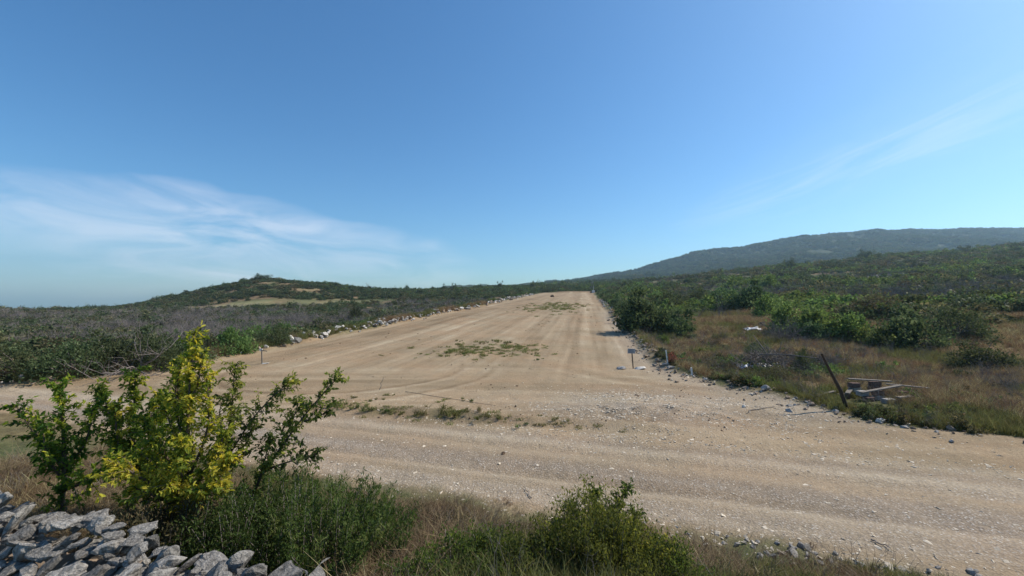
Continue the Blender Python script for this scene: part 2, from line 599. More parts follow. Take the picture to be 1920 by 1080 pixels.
M_YELLOW = mat_leaf('yellow_green_leaf', G((0, (0.035, 0.075, 0.012)), (0.4, (0.095, 0.145, 0.026)), (0.65, (0.20, 0.245, 0.036)), (0.88, (0.38, 0.37, 0.05)), (1, (0.56, 0.48, 0.08))), 0.52, 0.0, 0.2)
M_SAPLING = mat_leaf('sapling_leaf', G((0, (0.045, 0.062, 0.018)), (0.5, (0.115, 0.145, 0.034)), (0.85, (0.20, 0.235, 0.05)), (1, (0.36, 0.36, 0.08))), 0.52, 0.0, 0.2)
M_BROOM = mat_leaf('broom_leaf', G((0, (0.032, 0.056, 0.014)), (0.5, (0.068, 0.110, 0.028)), (0.85, (0.11, 0.155, 0.04)), (1, (0.19, 0.21, 0.075))), 0.3, 0.1, 0.12)
M_DRY = mat_leaf('dry_blade', G((0, (0.10, 0.062, 0.036)), (0.4, (0.18, 0.120, 0.066)), (0.75, (0.28, 0.20, 0.11)), (1, (0.42, 0.33, 0.19))), 0.3, 0.35, 0.05)
M_STRAW = mat_leaf('straw_blade', G((0, (0.15, 0.125, 0.06)), (0.5, (0.25, 0.215, 0.11)), (0.85, (0.35, 0.30, 0.165)), (1, (0.48, 0.42, 0.25))), 0.3, 0.3, 0.05)
M_RUST = mat_leaf('rusty_blade', G((0, (0.085, 0.060, 0.035)), (0.5, (0.18, 0.13, 0.075)), (0.85, (0.28, 0.215, 0.13)), (1, (0.42, 0.35, 0.23))), 0.25, 0.35, 0.05)
M_GRASS = mat_leaf('green_blade', G((0, (0.065, 0.075, 0.026)), (0.5, (0.125, 0.13, 0.045)), (0.8, (0.20, 0.19, 0.075)), (1, (0.30, 0.26, 0.12))), 0.3, 0.25, 0.1)
M_WEED = mat_leaf('weed_blade', G((0, (0.08, 0.09, 0.03)), (0.5, (0.15, 0.16, 0.055)), (0.8, (0.22, 0.22, 0.085)), (1, (0.30, 0.28, 0.12))), 0.35, 0.2, 0.05)
M_TWIG = mat_simple('twig_bark', (0.10, 0.085, 0.075), (0.24, 0.21, 0.19), 12, 0.9, 0.2, 0.01, 0.1, 0.25)
M_DEAD = mat_simple('dead_twig', (0.12, 0.10, 0.092), (0.25, 0.22, 0.20), 12, 0.9, 0.2, 0.01, 0.1, 0.25)
M_BARK = mat_simple('bark', (0.06, 0.045, 0.032), (0.16, 0.12, 0.085), 18, 0.9, 0.6, 0.01, 0.1)
M_ROCK = mat_simple('limestone', (0.17, 0.158, 0.145), (0.42, 0.39, 0.355), 7, 0.85, 0.9, 0.03, 0.25, 0.28)
M_ROCK2 = mat_simple('brown_limestone', (0.17, 0.125, 0.09), (0.37, 0.29, 0.22), 7, 0.9, 0.6, 0.03, 0.2, 0.3)
M_CHIP = mat_simple('stone_chip', (0.38, 0.315, 0.235), (0.62, 0.54, 0.43), 9, 0.9, 0.4, 0.02, 0.2, 0.35)
M_CLOD = mat_simple('soil_clod', (0.13, 0.085, 0.055), (0.26, 0.18, 0.12), 9, 0.95, 0.4, 0.02, 0.05, 0.25)
M_WOOD = mat_simple('weathered_wood', (0.12, 0.10, 0.08), (0.27, 0.23, 0.19), 14, 0.85, 0.4, 0.01, 0.15, 0.15)
M_DARKWOOD = mat_simple('dark_wood', (0.035, 0.026, 0.02), (0.08, 0.06, 0.045), 14, 0.85, 0.4, 0.01, 0.15)
M_SIGN = mat_simple('sign_face', (0.24, 0.25, 0.27), (0.34, 0.35, 0.38), 10, 0.5, 0.05, 0.002, 0.4)
M_INK = mat_simple('sign_print', (0.10, 0.11, 0.13), (0.15, 0.16, 0.18), 10, 0.6, 0.05, 0.002, 0.3)
M_WHITE = mat_simple('white_paint', (0.60, 0.58, 0.54), (0.76, 0.74, 0.70), 9, 0.6, 0.1, 0.004, 0.3)
M_RED = mat_simple('orange_plastic', (0.26, 0.05, 0.03), (0.42, 0.09, 0.05), 9, 0.6, 0.1, 0.004, 0.3)
M_TARP = mat_simple('pale_tarp', (0.38, 0.41, 0.46), (0.62, 0.65, 0.70), 6, 0.45, 0.4, 0.01, 0.4)
M_DARKTARP = mat_simple('dark_tarp', (0.018, 0.020, 0.028), (0.05, 0.055, 0.07), 6, 0.45, 0.4, 0.01, 0.4)
M_CONC = mat_simple('old_concrete', (0.24, 0.22, 0.20), (0.42, 0.39, 0.36), 8, 0.9, 0.3, 0.01, 0.2, 0.1)
M_BRICK = mat_simple('brick_red', (0.10, 0.06, 0.048), (0.17, 0.105, 0.08), 10, 0.9, 0.3, 0.01, 0.2)
M_TILE = mat_simple('roof_tile', (0.30, 0.14, 0.08), (0.42, 0.22, 0.13), 5, 0.9, 0.3, 0.02, 0.2)
M_DARKGLASS = mat_simple('dark_glass', (0.02, 0.025, 0.03), (0.04, 0.045, 0.05), 5, 0.2, 0.0, 0.01, 0.5)


# ------------------------------------------------------------------ ground sheets
def build_ground():
    ys = [-16.0]
    while ys[-1] < 3300:
        y = ys[-1]
        ys.append(y + (0.7 if y < 2.5 else 0.055 + 0.0088 * y))
    ys = np.array(ys)
    t = np.concatenate([np.linspace(-2.6, -1.27, 24, endpoint=False), np.linspace(-1.27, 1.27, 620), np.linspace(1.27, 2.6, 25)[1:]])
    TT, YY = np.meshgrid(t, ys)
    XX = TT * (np.maximum(YY, 0) + 7.0)
    ny, nx = XX.shape
    X = XX.ravel(); Y = YY.ravel()
    Z = hgt(X, Y)
    # a little extra tooth on the near soil
    Z = Z + 0.018 * fbm(X * 4.5, Y * 4.5, 30, 3) * (1 - sstep(14, 30, Y))
    db = d_bare(X, Y) + 0.7 * fbm(X * 0.9, Y * 0.9, 31, 4) + 0.25 * fbm(X * 4, Y * 4, 32, 3)
    dr = d_road(X, Y) + 0.5 * fbm(X * 0.7, Y * 0.7, 33, 3)
    bare = sstep(-0.45, 0.35, db)
    cr = Y + 0.30 * X
    # gravel: the road itself, strongest between the wheel lines, and the rubble spread on the right
    grav = sstep(-0.5, 0.8, dr) * (0.30 + 0.35 * np.exp(-((cr - 12.9) / 0.5) ** 2) + 0.35 * np.exp(-((cr - 10.8) / 0.5) ** 2) + 0.5 * sstep(-0.1, 0.3, fbm(X * 0.08, cr * 1.3, 34, 3)))
    rub = np.exp(-(((X - 5.8) / 4.6) ** 2 + ((Y - 16.2) / 2.8) ** 2))
    edge_r = np.exp(-((XR(Y) - X) / 1.6) ** 2) * sstep(12, 16, Y) * (1 - sstep(60, 90, Y))
    grav = np.clip(grav + 1.1 * rub * (0.6 + 0.8 * fbm(X * 0.7, Y * 0.7, 35, 3)) + 0.7 * edge_r, 0, 1)
    # streaks: wheel lines along the road, along the field further off, sweeping across between them
    wob = 0.25 * fbm(X * 0.12, cr * 0.1, 48, 2)
    s_road = 0.40 + 0.5 * fbm(X * 0.05, cr * 1.8, 36, 4) + 0.36 * np.exp(-((cr + wob - 12.5) / 0.36) ** 2) + 0.34 * np.exp(-((cr + wob - 13.5) / 0.25) ** 2) + 0.25 * np.exp(-((cr + wob - 9.9) / 0.36) ** 2) + 0.18 * np.exp(-((cr + wob - 9.0) / 0.2) ** 2) - 0.20 * np.exp(-((cr + wob - 10.7) / 0.3) ** 2) - 0.16 * np.exp(-((cr + wob - 13.0) / 0.13) ** 2)
    uu = X - 0.176 * Y
    s_far = 0.50 + 0.50 * fbm(uu * 0.75, Y * 0.018, 37, 4, 0.6) + 0.34 * fbm(uu * 2.6, Y * 0.08, 38, 4, .6) + 0.25 * fbm(X * 0.5, Y * 0.35, 49, 4)
    for k, c in enumerate((-1.6, 0.25, 1.2, 3.0)):
        ww = 0.22
        cc = c + 0.35 * np.sin(Y * 0.045 + k)
        s_far = s_far + 0.13 * np.exp(-((uu - cc) / ww) ** 2) * sstep(18, 26, Y)
    s_mid = 0.48 + 0.62 * fbm(X * 0.06, (Y + 0.05 * X + 0.006 * X * X) * 0.9, 39, 4, 0.6)
    # curved turning tracks
    rr = np.hypot(X + 9.5, (Y - 25.0) * 1.0)
    s_mid = s_mid - 0.30 * np.exp(-((rr - 6.5) / 0.14) ** 2) + 0.25 * np.exp(-((rr - 6.9) / 0.2) ** 2) - 0.26 * np.exp(-((rr - 8.4) / 0.14) ** 2) + 0.2 * np.exp(-((rr - 8.8) / 0.2) ** 2)
    rr2 = np.hypot(X - 13.5, Y - 30.0)
    s_mid = s_mid + 0.2 * np.exp(-((rr2 - 10.5) / 0.22) ** 2) + 0.2 * np.exp(-((rr2 - 12.3) / 0.22) ** 2) - 0.22 * np.exp(-((rr2 - 11.4) / 0.4) ** 2)
    wf = sstep(20, 29, Y + 0.6 * fbm(X * 0.1, Y * 0.1, 40, 2) * 6)
    streak = s_mid * (1 - wf) + s_far * wf
    wr = sstep(-0.6, 0.8, dr)
    streak = streak * (1 - wr) + s_road * wr
    streak = streak + 0.10 * fbm(X * 0.25, Y * 0.25, 41, 4) - 0.14 * rub
    green = sstep(-0.12, 0.18, fbm(X * 0.06, Y * 0.06, 42, 4) + 0.12 * sstep(60, 140, Y) * (X > 0) + 0.12 * (X < 0) * (Y > 160))
    # thin weeds greening the soil
    wp = patch_w(X, Y)
    bare = bare * (1 - 0.55 * wp * sstep(-0.15, 0.2, fbm(X * 1.2, Y * 1.2, 43, 4)))
    green = np.maximum(green, wp)
    tt = X / np.maximum(Y, 1)
    pxx = 960 + tt * F
    band = np.exp(-((Y - 186 - 0.05 * (pxx - 550)) / 8) ** 2) * sstep(360, 420, pxx) * (1 - sstep(640, 760, pxx))
    band += 0.7 * np.exp(-((Y - 160) / 10) ** 2) * sstep(230, 300, pxx) * (1 - sstep(330, 420, pxx))
    rockp = sstep(0.22, 0.34, fbm(X * 0.07, Y * 0.07, 44, 3)) * (Y > 200) * (Y < 300) * (pxx < 700) * 0.35
    ochre = np.clip(band * (0.65 + 0.9 * fbm(X * 0.05, Y * 0.08, 45, 3)) + rockp, 0, 1) * (1 - bare)
    far = sstep(420, 620, Y) * (pxx > 980) + sstep(300, 420, Y) * (pxx <= 980)
    V = np.stack([X, Y, Z], 1)
    idx = np.arange(ny * nx).reshape(ny, nx)
    Q = np.stack([idx[:-1, :-1], idx[:-1, 1:], idx[1:, 1:], idx[1:, :-1]], -1).reshape(-1, 4)
    # vertex normals of the whole sheet so that the cut between the pieces does not show
    Zg = Z.reshape(ny, nx)
    du = np.stack([np.gradient(XX, axis=1), np.zeros_like(XX), np.gradient(Zg, axis=1)], -1)
    dv = np.stack([np.gradient(XX, axis=0), np.gradient(YY, axis=0), np.gradient(Zg, axis=0)], -1)
    nn = np.cross(du, dv); nn /= np.linalg.norm(nn, axis=-1, keepdims=True)
    nn = nn.reshape(-1, 3)
    qdb = db[Q].mean(1); qdr = dr[Q].mean(1)
    cls = np.where(qdb < -0.1, 0, np.where(qdr > 0, 2, 1))
    names = [('ground', 'dry scrubland ground of brown grass and soil around the cleared field'),
             ('dirt_field', 'broad strip of cleared tan soil with tyre tracks running to the skyline'),
             ('gravel_road', 'pale stony dirt road with wheel ruts crossing in front of the cleared field')]
    for c, (nm, lab) in enumerate(names):
        sel = Q[cls == c]
        used, inv = np.unique(sel, return_inverse=True)
        m = mesh_np(nm, V[used], inv.reshape(-1, 4), M_EARTH, True)
        for an, arr in (('w_bare', bare), ('w_grav', grav), ('streak', np.clip(streak, 0, 1)), ('w_green', green), ('w_ochre', ochre), ('w_far', far)):
            a = m.attributes.new(an, 'FLOAT', 'POINT')
            a.data.foreach_set('value', arr[used].astype(np.float32))
        m.normals_split_custom_set_from_vertices(nn[used].astype(np.float32))
        link(nm, m, label=lab, kind='structure')


def ell(X, Y, cx, cy, rx, ry, rot=0.0):
    c, s = math.cos(rot), math.sin(rot)
    a = (X - cx) * c + (Y - cy) * s; b = -(X - cx) * s + (Y - cy) * c
    return np.exp(-((a / rx) ** 2 + (b / ry) ** 2))


G1 = ground_at(650, 765); G2 = ground_at(1000, 795)
G3 = ground_at(915, 655); G4 = ground_at(1042, 575)
ROT_ROAD = math.atan2(G2.y - G1.y, G2.x - G1.x)


def patch_w(X, Y):
    a = 0.9 * ell(X, Y, (G1.x * .7 + G2.x * .3), (G1.y * .7 + G2.y * .3) + 0.1, 4.3, 0.55, ROT_ROAD)
    b = 0.85 * ell(X, Y, G3.x, G3.y, 4.6, 3.4, 0.5)
    c = 1.1 * ell(X, Y, G4.x, G4.y, 4.5, 15, -0.17)
    return np.clip(a + b + c, 0, 1)


build_ground()


# ------------------------------------------------------------------ plant geometry
def frames(n, up=0.5, rng=RNG):
    """random leaf frames: direction along the leaf, side, normal"""
    d = rng.normal(size=(n, 3)); d[:, 2] = d[:, 2] * 0.7 + up
    d /= np.linalg.norm(d, axis=1, keepdims=True)
    r = rng.normal(size=(n, 3))
    s = np.cross(d, r); s /= np.linalg.norm(s, axis=1, keepdims=True)
    nrm = np.cross(s, d)
    return d, s, nrm


def leaf_geo(P, d, s, nrm, ln, wd, full=False):
    """leaves: a folded diamond (2 tris) or a pointed oval with a bent midrib (6 verts, 2 quads folded)"""
    n = len(P)
    ln = np.broadcast_to(ln, (n,))[:, None]; wd = np.broadcast_to(wd, (n,))[:, None]
    if not full:
        v = np.stack([P, P + d * ln * .45 + s * wd * .5 + nrm * wd * .12, P + d * ln, P + d * ln * .45 - s * wd * .5 + nrm * wd * .12], 1)
        V = v.reshape(-1, 3)
        b = np.arange(n)[:, None] * 4
        return V, b + np.array([[0, 1, 2, 3]])
    a0 = P; a1 = P + d * ln * .35 + s * wd * .5 + nrm * wd * .15
    a2 = P + d * ln * .72 + s * wd * .34 + nrm * wd * .05; a3 = P + d * ln - nrm * ln * .12
    a4 = P + d * ln * .72 - s * wd * .34 + nrm * wd * .05; a5 = P + d * ln * .35 - s * wd * .5 + nrm * wd * .15
    V = np.stack([a0, a1, a2, a3, a4, a5], 1).reshape(-1, 3)
    b = np.arange(n)[:, None] * 6
    Fq = np.concatenate([b + np.array([[0, 1, 2, 3]]), b + np.array([[0, 3, 4, 5]])], 1).reshape(-1, 4)
    return V, Fq


def tube_geo(paths, sides=4):
    """paths: list of (points (k,3), radii (k,)) -> quads"""
    Vs, Fs, off = [], [], 0
    for pts, rad in paths:
        pts = np.asarray(pts, float); k = len(pts)
        tan = np.gradient(pts, axis=0); tan /= np.linalg.norm(tan, axis=1, keepdims=True) + 1e-9
        ref = np.array([0.3, 0.9, 0.2])
        a = np.cross(tan, ref); a /= np.linalg.norm(a, axis=1, keepdims=True) + 1e-9
        b = np.cross(tan, a)
        th = np.arange(sides) * 2 * math.pi / sides
        ring = pts[:, None, :] + np.asarray(rad)[:, None, None] * (np.cos(th)[None, :, None] * a[:, None, :] + np.sin(th)[None, :, None] * b[:, None, :])
        Vs.append(ring.reshape(-1, 3))
        i = np.arange(k - 1)[:, None] * sides; j = np.arange(sides)[None, :]; j2 = (j + 1) % sides
        q = np.stack([i + j, i + j2, i + sides + j2, i + sides + j], -1).reshape(-1, 4) + off
        Fs.append(q); off += k * sides
    return np.concatenate(Vs), np.concatenate(Fs)


def bush_protos(nm, mat, count, nleaf, lsize, stemmat, spiky=0.0, flat=1.0, clumps=26, narrow=0.55, full=False):
    """unit bushes: about 2 wide, 1.0..1.2 high; returns list of (foliage mesh, stem mesh)"""
    res = []
    for c in range(count):
        rng = np.random.default_rng(hash_name(nm) + c)
        cl = []
        stems = []
        for i in range(clumps):
            az = rng.uniform(0, 2 * math.pi); el = math.asin(rng.uniform(0.02, 1.0))
            rad = rng.uniform(0.45, 0.92) * (1 + 0.22 * math.sin(az * 2 + c) + 0.15 * math.sin(az * 3 + 2 * c))
            p = np.array([math.cos(az) * math.cos(el) * rad, math.sin(az) * math.cos(el) * rad, 0.06 + 0.92 * flat * math.sin(el) * rad * rng.uniform(0.75, 1.15)])
            cl.append(p)
            base = np.array([rng.normal() * .08, rng.normal() * .08, 0])
            mid = base * .5 + p * .5 + np.array([0, 0, .08]) + rng.normal(size=3) * .05
            stems.append((np.array([base, mid, p]), np.array([.022, .014, .006])))
        cl = np.array(cl)
        per = rng.integers(0, clumps, nleaf)
        sp = rng.uniform(0.09, 0.17, clumps)[per]
        off = rng.normal(size=(nleaf, 3)) * sp[:, None]
        P = cl[per] + off * np.array([1, 1, 0.75])
        if spiky > 0:
            sh = rng.random(nleaf) < spiky
            P[sh, 2] += rng.exponential(0.10, sh.sum())
        P[:, 2] = np.abs(P[:, 2]) + 0.01
        d, s, nrm = frames(nleaf, 0.3, rng)
        outw = P - np.array([0, 0, 0.3]); outw /= np.linalg.norm(outw, axis=1, keepdims=True)
        d = d + outw * 0.7; d /= np.linalg.norm(d, axis=1, keepdims=True)
        s = np.cross(d, nrm); s /= np.linalg.norm(s, axis=1, keepdims=True) + 1e-9
        nrm = np.cross(s, d)
        ln = lsize * rng.uniform(.6, 1.35, nleaf)
        V, Fq = leaf_geo(P, d, s, nrm, ln, ln * narrow, full)
        ct = rng.uniform(-.2, .2, clumps)[per]
        tint = np.clip(rng.beta(2, 2.4, nleaf) + ct, 0, 1)
        if full: tint = np.repeat(tint, 2)
        fm = mesh_np(nm + '_foliage', V, Fq, mat, False, tint)
        Vs, Fs = tube_geo(stems, 4)
        sm = mesh_np(nm + '_stems', Vs, Fs, stemmat, True)
        res.append((fm, sm))
    return res


def hash_name(s):
    h = 7
    for ch in s: h = (h * 131 + ord(ch)) & 0xffffff
    return h


PB = {
    'scrub': bush_protos('scrub', M_SCRUB, 4, 3800, 0.075, M_TWIG, 0.04, 1.0, 34),
    'fig': bush_protos('fig', M_FIG, 3, 4200, 0.095, M_TWIG, 0.03, 0.95, 40, 0.75),
    'light': bush_protos('light', M_LIGHT, 3, 3800, 0.10, M_TWIG, 0.05, 0.9, 36, 0.6),
    'olive': bush_protos('olive', M_OLIVE, 3, 3400, 0.06, M_TWIG, 0.12, 0.9, 32, 0.4),
}


def place_bush(kind, loc, w, h, label, group=None, cat='bush', name='bush', rz=None, var=None):
    fm, sm = PB[kind][random.randrange(len(PB[kind])) if var is None else var]
    e = empty(name, loc, random.uniform(0, 6.28) if rz is None else rz, label=label, cat=cat, group=group)
    e.scale = (w / 2, w / 2, h * .84)
    link('foliage', fm, e)
    link('stem', sm, e)
    return e


def bush_px(kind, px, py, wpx, hpx, label, group=None, cat='bush', name='bush'):
    p = ground_at(px, py)
    k = p.y / F
    return place_bush(kind, (p.x, p.y + wpx * k * 0.3, hz(p.x, p.y + wpx * k * 0.3) - 0.1), wpx * k, hpx * k + 0.1, label, group, cat, name)


# ------------------------------------------------------------------ scatter of uncountable cover (stuff)
def scatter(name, label, pts, protos, scale, tilt=0.12, zs=None):
    """pts (n,3); protos: list of mesh lists; one object that instances its small pieces"""
    n = len(pts)
    me = bpy.data.meshes.new(name)
    me.vertices.add(n)
    me.vertices.foreach_set('co', np.asarray(pts, np.float32).ravel())
    rot = np.zeros((n, 3), np.float32)
    rot[:, 0] = RNG.normal(size=n) * tilt; rot[:, 1] = RNG.normal(size=n) * tilt
    rot[:, 2] = RNG.uniform(0, 2 * math.pi, n)
    scl = np.asarray(scale, np.float32)
    if scl.ndim == 1: scl = np.stack([scl, scl, scl if zs is None else zs], 1)
    a = me.attributes.new('rot', 'FLOAT_VECTOR', 'POINT'); a.data.foreach_set('vector', rot.ravel())
    a = me.attributes.new('scl', 'FLOAT_VECTOR', 'POINT'); a.data.foreach_set('vector', scl.astype(np.float32).ravel())
    a = me.attributes.new('idx', 'INT', 'POINT'); a.data.foreach_set('value', RNG.integers(0, len(protos), n).astype(np.int32))
    o = link(name, me, label=label, kind='stuff')
    pc = bpy.data.collections.new(name + '_pieces')
    for i, pm in enumerate(protos):
        po = bpy.data.objects.new('piece', pm)
        pc.objects.link(po)
    ng = bpy.data.node_groups.new(name + '_nodes', 'GeometryNodeTree')
    ng.interface.new_socket('Geometry', in_out='INPUT', socket_type='NodeSocketGeometry')
    ng.interface.new_socket('Geometry', in_out='OUTPUT', socket_type='NodeSocketGeometry')
    N, L = ng.nodes, ng.links
    gi = N.new('NodeGroupInput'); go = N.new('NodeGroupOutput')
    ci = N.new('GeometryNodeCollectionInfo')
    ci.inputs['Collection'].default_value = pc
    ci.inputs['Separate Children'].default_value = True
    ci.inputs['Reset Children'].default_value = True
    ip = N.new('GeometryNodeInstanceOnPoints')
    ip.inputs['Pick Instance'].default_value = True

    def na(nm, ty):
        q = N.new('GeometryNodeInputNamedAttribute'); q.data_type = ty; q.inputs[0].default_value = nm
        return q.outputs['Attribute']
    L.new(gi.outputs[0], ip.inputs['Points'])
    L.new(ci.outputs[0], ip.inputs['Instance'])
    L.new(na('idx', 'INT'), ip.inputs['Instance Index'])
    er = N.new('FunctionNodeEulerToRotation')
    L.new(na('rot', 'FLOAT_VECTOR'), er.inputs[0])
    L.new(er.outputs[0], ip.inputs['Rotation'])
    L.new(na('scl', 'FLOAT_VECTOR'), ip.inputs['Scale'])
    L.new(ip.outputs[0], go.inputs[0])
    md = o.modifiers.new('scatter', 'NODES')
    md.node_group = ng
    return o


def join_np(parts):
    """parts: list of (V, F quads, tint) -> joined"""
    Vs, Fs, Ts, off = [], [], [], 0
    for V, Fq, T in parts:
        Vs.append(V); Fs.append(Fq + off); Ts.append(T); off += len(V)
    return np.concatenate(Vs), np.concatenate(Fs), np.concatenate(Ts)


def blade_geo(n, rng, rad, h, w, bend=0.35, lean=0.25):
    """grass blades: three-segment tapering ribbons"""
    r = rad * np.sqrt(rng.random(n)); a = rng.uniform(0, 2 * math.pi, n)
    B = np.stack([np.cos(a) * r, np.sin(a) * r, np.zeros(n)], 1)
    hh = h * rng.uniform(.45, 1.15, n)
    la = rng.uniform(0, 2 * math.pi, n); lm = hh * (lean * np.minimum(np.abs(rng.normal(size=n)), 1.5) + 0.05)
    ld = np.stack([np.cos(la) * lm, np.sin(la) * lm, np.zeros(n)], 1)
    sa = rng.uniform(0, 2 * math.pi, n)
    sd = np.stack([np.cos(sa), np.sin(sa), np.zeros(n)], 1) * (w * rng.uniform(.6, 1.3, n))[:, None] * .5
    up = np.array([0, 0, 1.0])
    P0 = B; P1 = B + ld * .35 + up * hh[:, None] * .55
    P2 = B + ld * (1 + bend) + up * hh[:, None] * (1 - 0.15 * bend)
    V = np.stack([P0 - sd, P0 + sd, P1 + sd * .8, P1 - sd * .8, P2 + sd * .15, P2 - sd * .15], 1).reshape(-1, 3)
    b = np.arange(n)[:, None] * 6
    Fq = np.concatenate([b + np.array([[0, 1, 2, 3]]), b + np.array([[3, 2, 4, 5]])], 1).reshape(-1, 4)
    return V, Fq, np.repeat(np.clip(rng.beta(2, 2, n), 0, 1), 2)


def tuft_protos(nm, mat, count, n, rad, h, w, **k):
    res = []
    for c in range(count):
        rng = np.random.default_rng(hash_name(nm) + c)
        V, Fq, T = blade_geo(n, rng, rad, h, w, **k)
        res.append(mesh_np(nm, V, Fq, mat, False, T))
    return res


def twig_paths(rng, n0, h, spread, depth=2, r0=0.012):
    paths = []

    def grow(p, d, ln, r, lev):
        k = 4
        pts = [p]; cur = p.copy(); dd = d.copy()
        for i in range(k - 1):
            dd = dd + rng.normal(size=3) * .22; dd[2] += .05; dd /= np.linalg.norm(dd)
            cur = cur + dd * ln / (k - 1); pts.append(cur.copy())
        paths.append((np.array(pts), np.linspace(r, r * .35, k)))
        if lev > 0:
            for j in range(rng.integers(2, 5)):
                i = rng.integers(1, k)
                nd = dd + rng.normal(size=3) * .6; nd /= np.linalg.norm(nd)
                grow(pts[i], nd, ln * rng.uniform(.4, .7), r * .5, lev - 1)
    for i in range(n0):
        a = rng.uniform(0, 2 * math.pi)
        d = np.array([math.cos(a) * spread, math.sin(a) * spread, 1.0]) * rng.uniform(.8, 1.1, 3)
        d /= np.linalg.norm(d)
        grow(np.array([rng.normal() * .06, rng.normal() * .06, 0]), d, h * rng.uniform(.6, 1.1), r0, depth)
    return paths


def twig_protos(nm, mat, count, n0, h, spread, depth=2, r0=0.012):
    res = []
    for c in range(count):
        rng = np.random.default_rng(hash_name(nm) + c)
        V, Fq = tube_geo(twig_paths(rng, n0, h, spread, depth, r0), 3)
        res.append(mesh_np(nm, V, Fq, mat, False))
    return res


def rock_mesh(nm, seed, mat, flat=0.6, n=18, box=0.0):
    import bmesh
    rng = np.random.default_rng(seed)
    P = rng.normal(size=(n, 3)); P /= np.linalg.norm(P, axis=1, keepdims=True)
    if box > 0:
        P = P * (1 - box) + np.sign(P) * 0.62 * box
    P *= rng.uniform(.82, 1.08, (n, 1)); P *= np.array([1, .72, flat]) * .5
    bm = bmesh.new()
    vs = [bm.verts.new(p) for p in P]
    r = bmesh.ops.convex_hull(bm, input=vs)
    bmesh.ops.delete(bm, geom=[g for g in r['geom_interior'] if isinstance(g, bmesh.types.BMVert)], context='VERTS')
    if box > 0:
        bmesh.ops.bevel(bm, geom=bm.edges[:], offset=.018, segments=1, affect='EDGES', profile=.6)
        bmesh.ops.triangulate(bm, faces=bm.faces[:])
        bmesh.ops.subdivide_edges(bm, edges=[e for e in bm.edges if e.calc_length() > .13], cuts=2, use_grid_fill=True)
        bmesh.ops.triangulate(bm, faces=bm.faces[:])
        for v in bm.verts:
            c = v.co
            k = float(vnoise(np.array([c.x * 5 + seed]), np.array([c.y * 5 + c.z * 9]), 3)[0])
            k2 = float(vnoise(np.array([c.x * 13 + seed]), np.array([c.y * 13 + c.z * 17]), 5)[0])
            v.co = c * (1 + .30 * k + .12 * k2)
    m = bpy.data.meshes.new(nm)
    bm.to_mesh(m); bm.free()
    m.materials.append(mat)
    return m


CHIPS = [rock_mesh('chip', 900 + i, M_CHIP, 0.24, 10) for i in range(6)]
CLODS = [rock_mesh('clod', 950 + i, M_CLOD, 0.6, 12) for i in range(4)]
ROCKS = [rock_mesh('rock', 1000 + i, M_ROCK, 0.65, 18) for i in range(8)]
M_PROCK = mat_simple('pale_rubble', (0.30, 0.275, 0.245), (0.56, 0.52, 0.47), 6, 0.85, 0.6, 0.03, 0.2, 0.3)
PROCKS = [rock_mesh('rock', 1050 + i, M_PROCK, 0.65, 18) for i in range(6)]
BROCKS = [rock_mesh('rock', 1100 + i, M_ROCK2, 0.65, 16) for i in range(5)]

# lean bushes for the far mass
FAR_SCRUB = [bush_protos('farscrub%d' % i, M_SCRUB, 1, 420, 0.20, M_TWIG, 0.15, 0.9, 14, 0.6)[0][0] for i in range(4)]
FAR_OLIVE = [bush_protos('farolive%d' % i, M_OLIVE, 1, 380, 0.19, M_TWIG, 0.2, 0.85, 14, 0.6)[0][0] for i in range(3)]
FAR_LIGHT = [bush_protos('farlight%d' % i, M_LIGHT, 1, 420, 0.20, M_TWIG, 0.15, 0.9, 14, 0.6)[0][0] for i in range(2)]


def sample_land(n, y0, y1, t0, t1, powr=1.0, rng=RNG):
    """points spread over the land between two distances, denser near"""
    u = rng.random(n)
    Y = y0 * (y1 / y0) ** (u ** powr)
    t = rng.uniform(t0, t1, n)
    X = t * Y
    return X, Y


def pts3(X, Y, dz=0.0):
    return np.stack([X, Y, hgt(X, Y) + dz], 1)


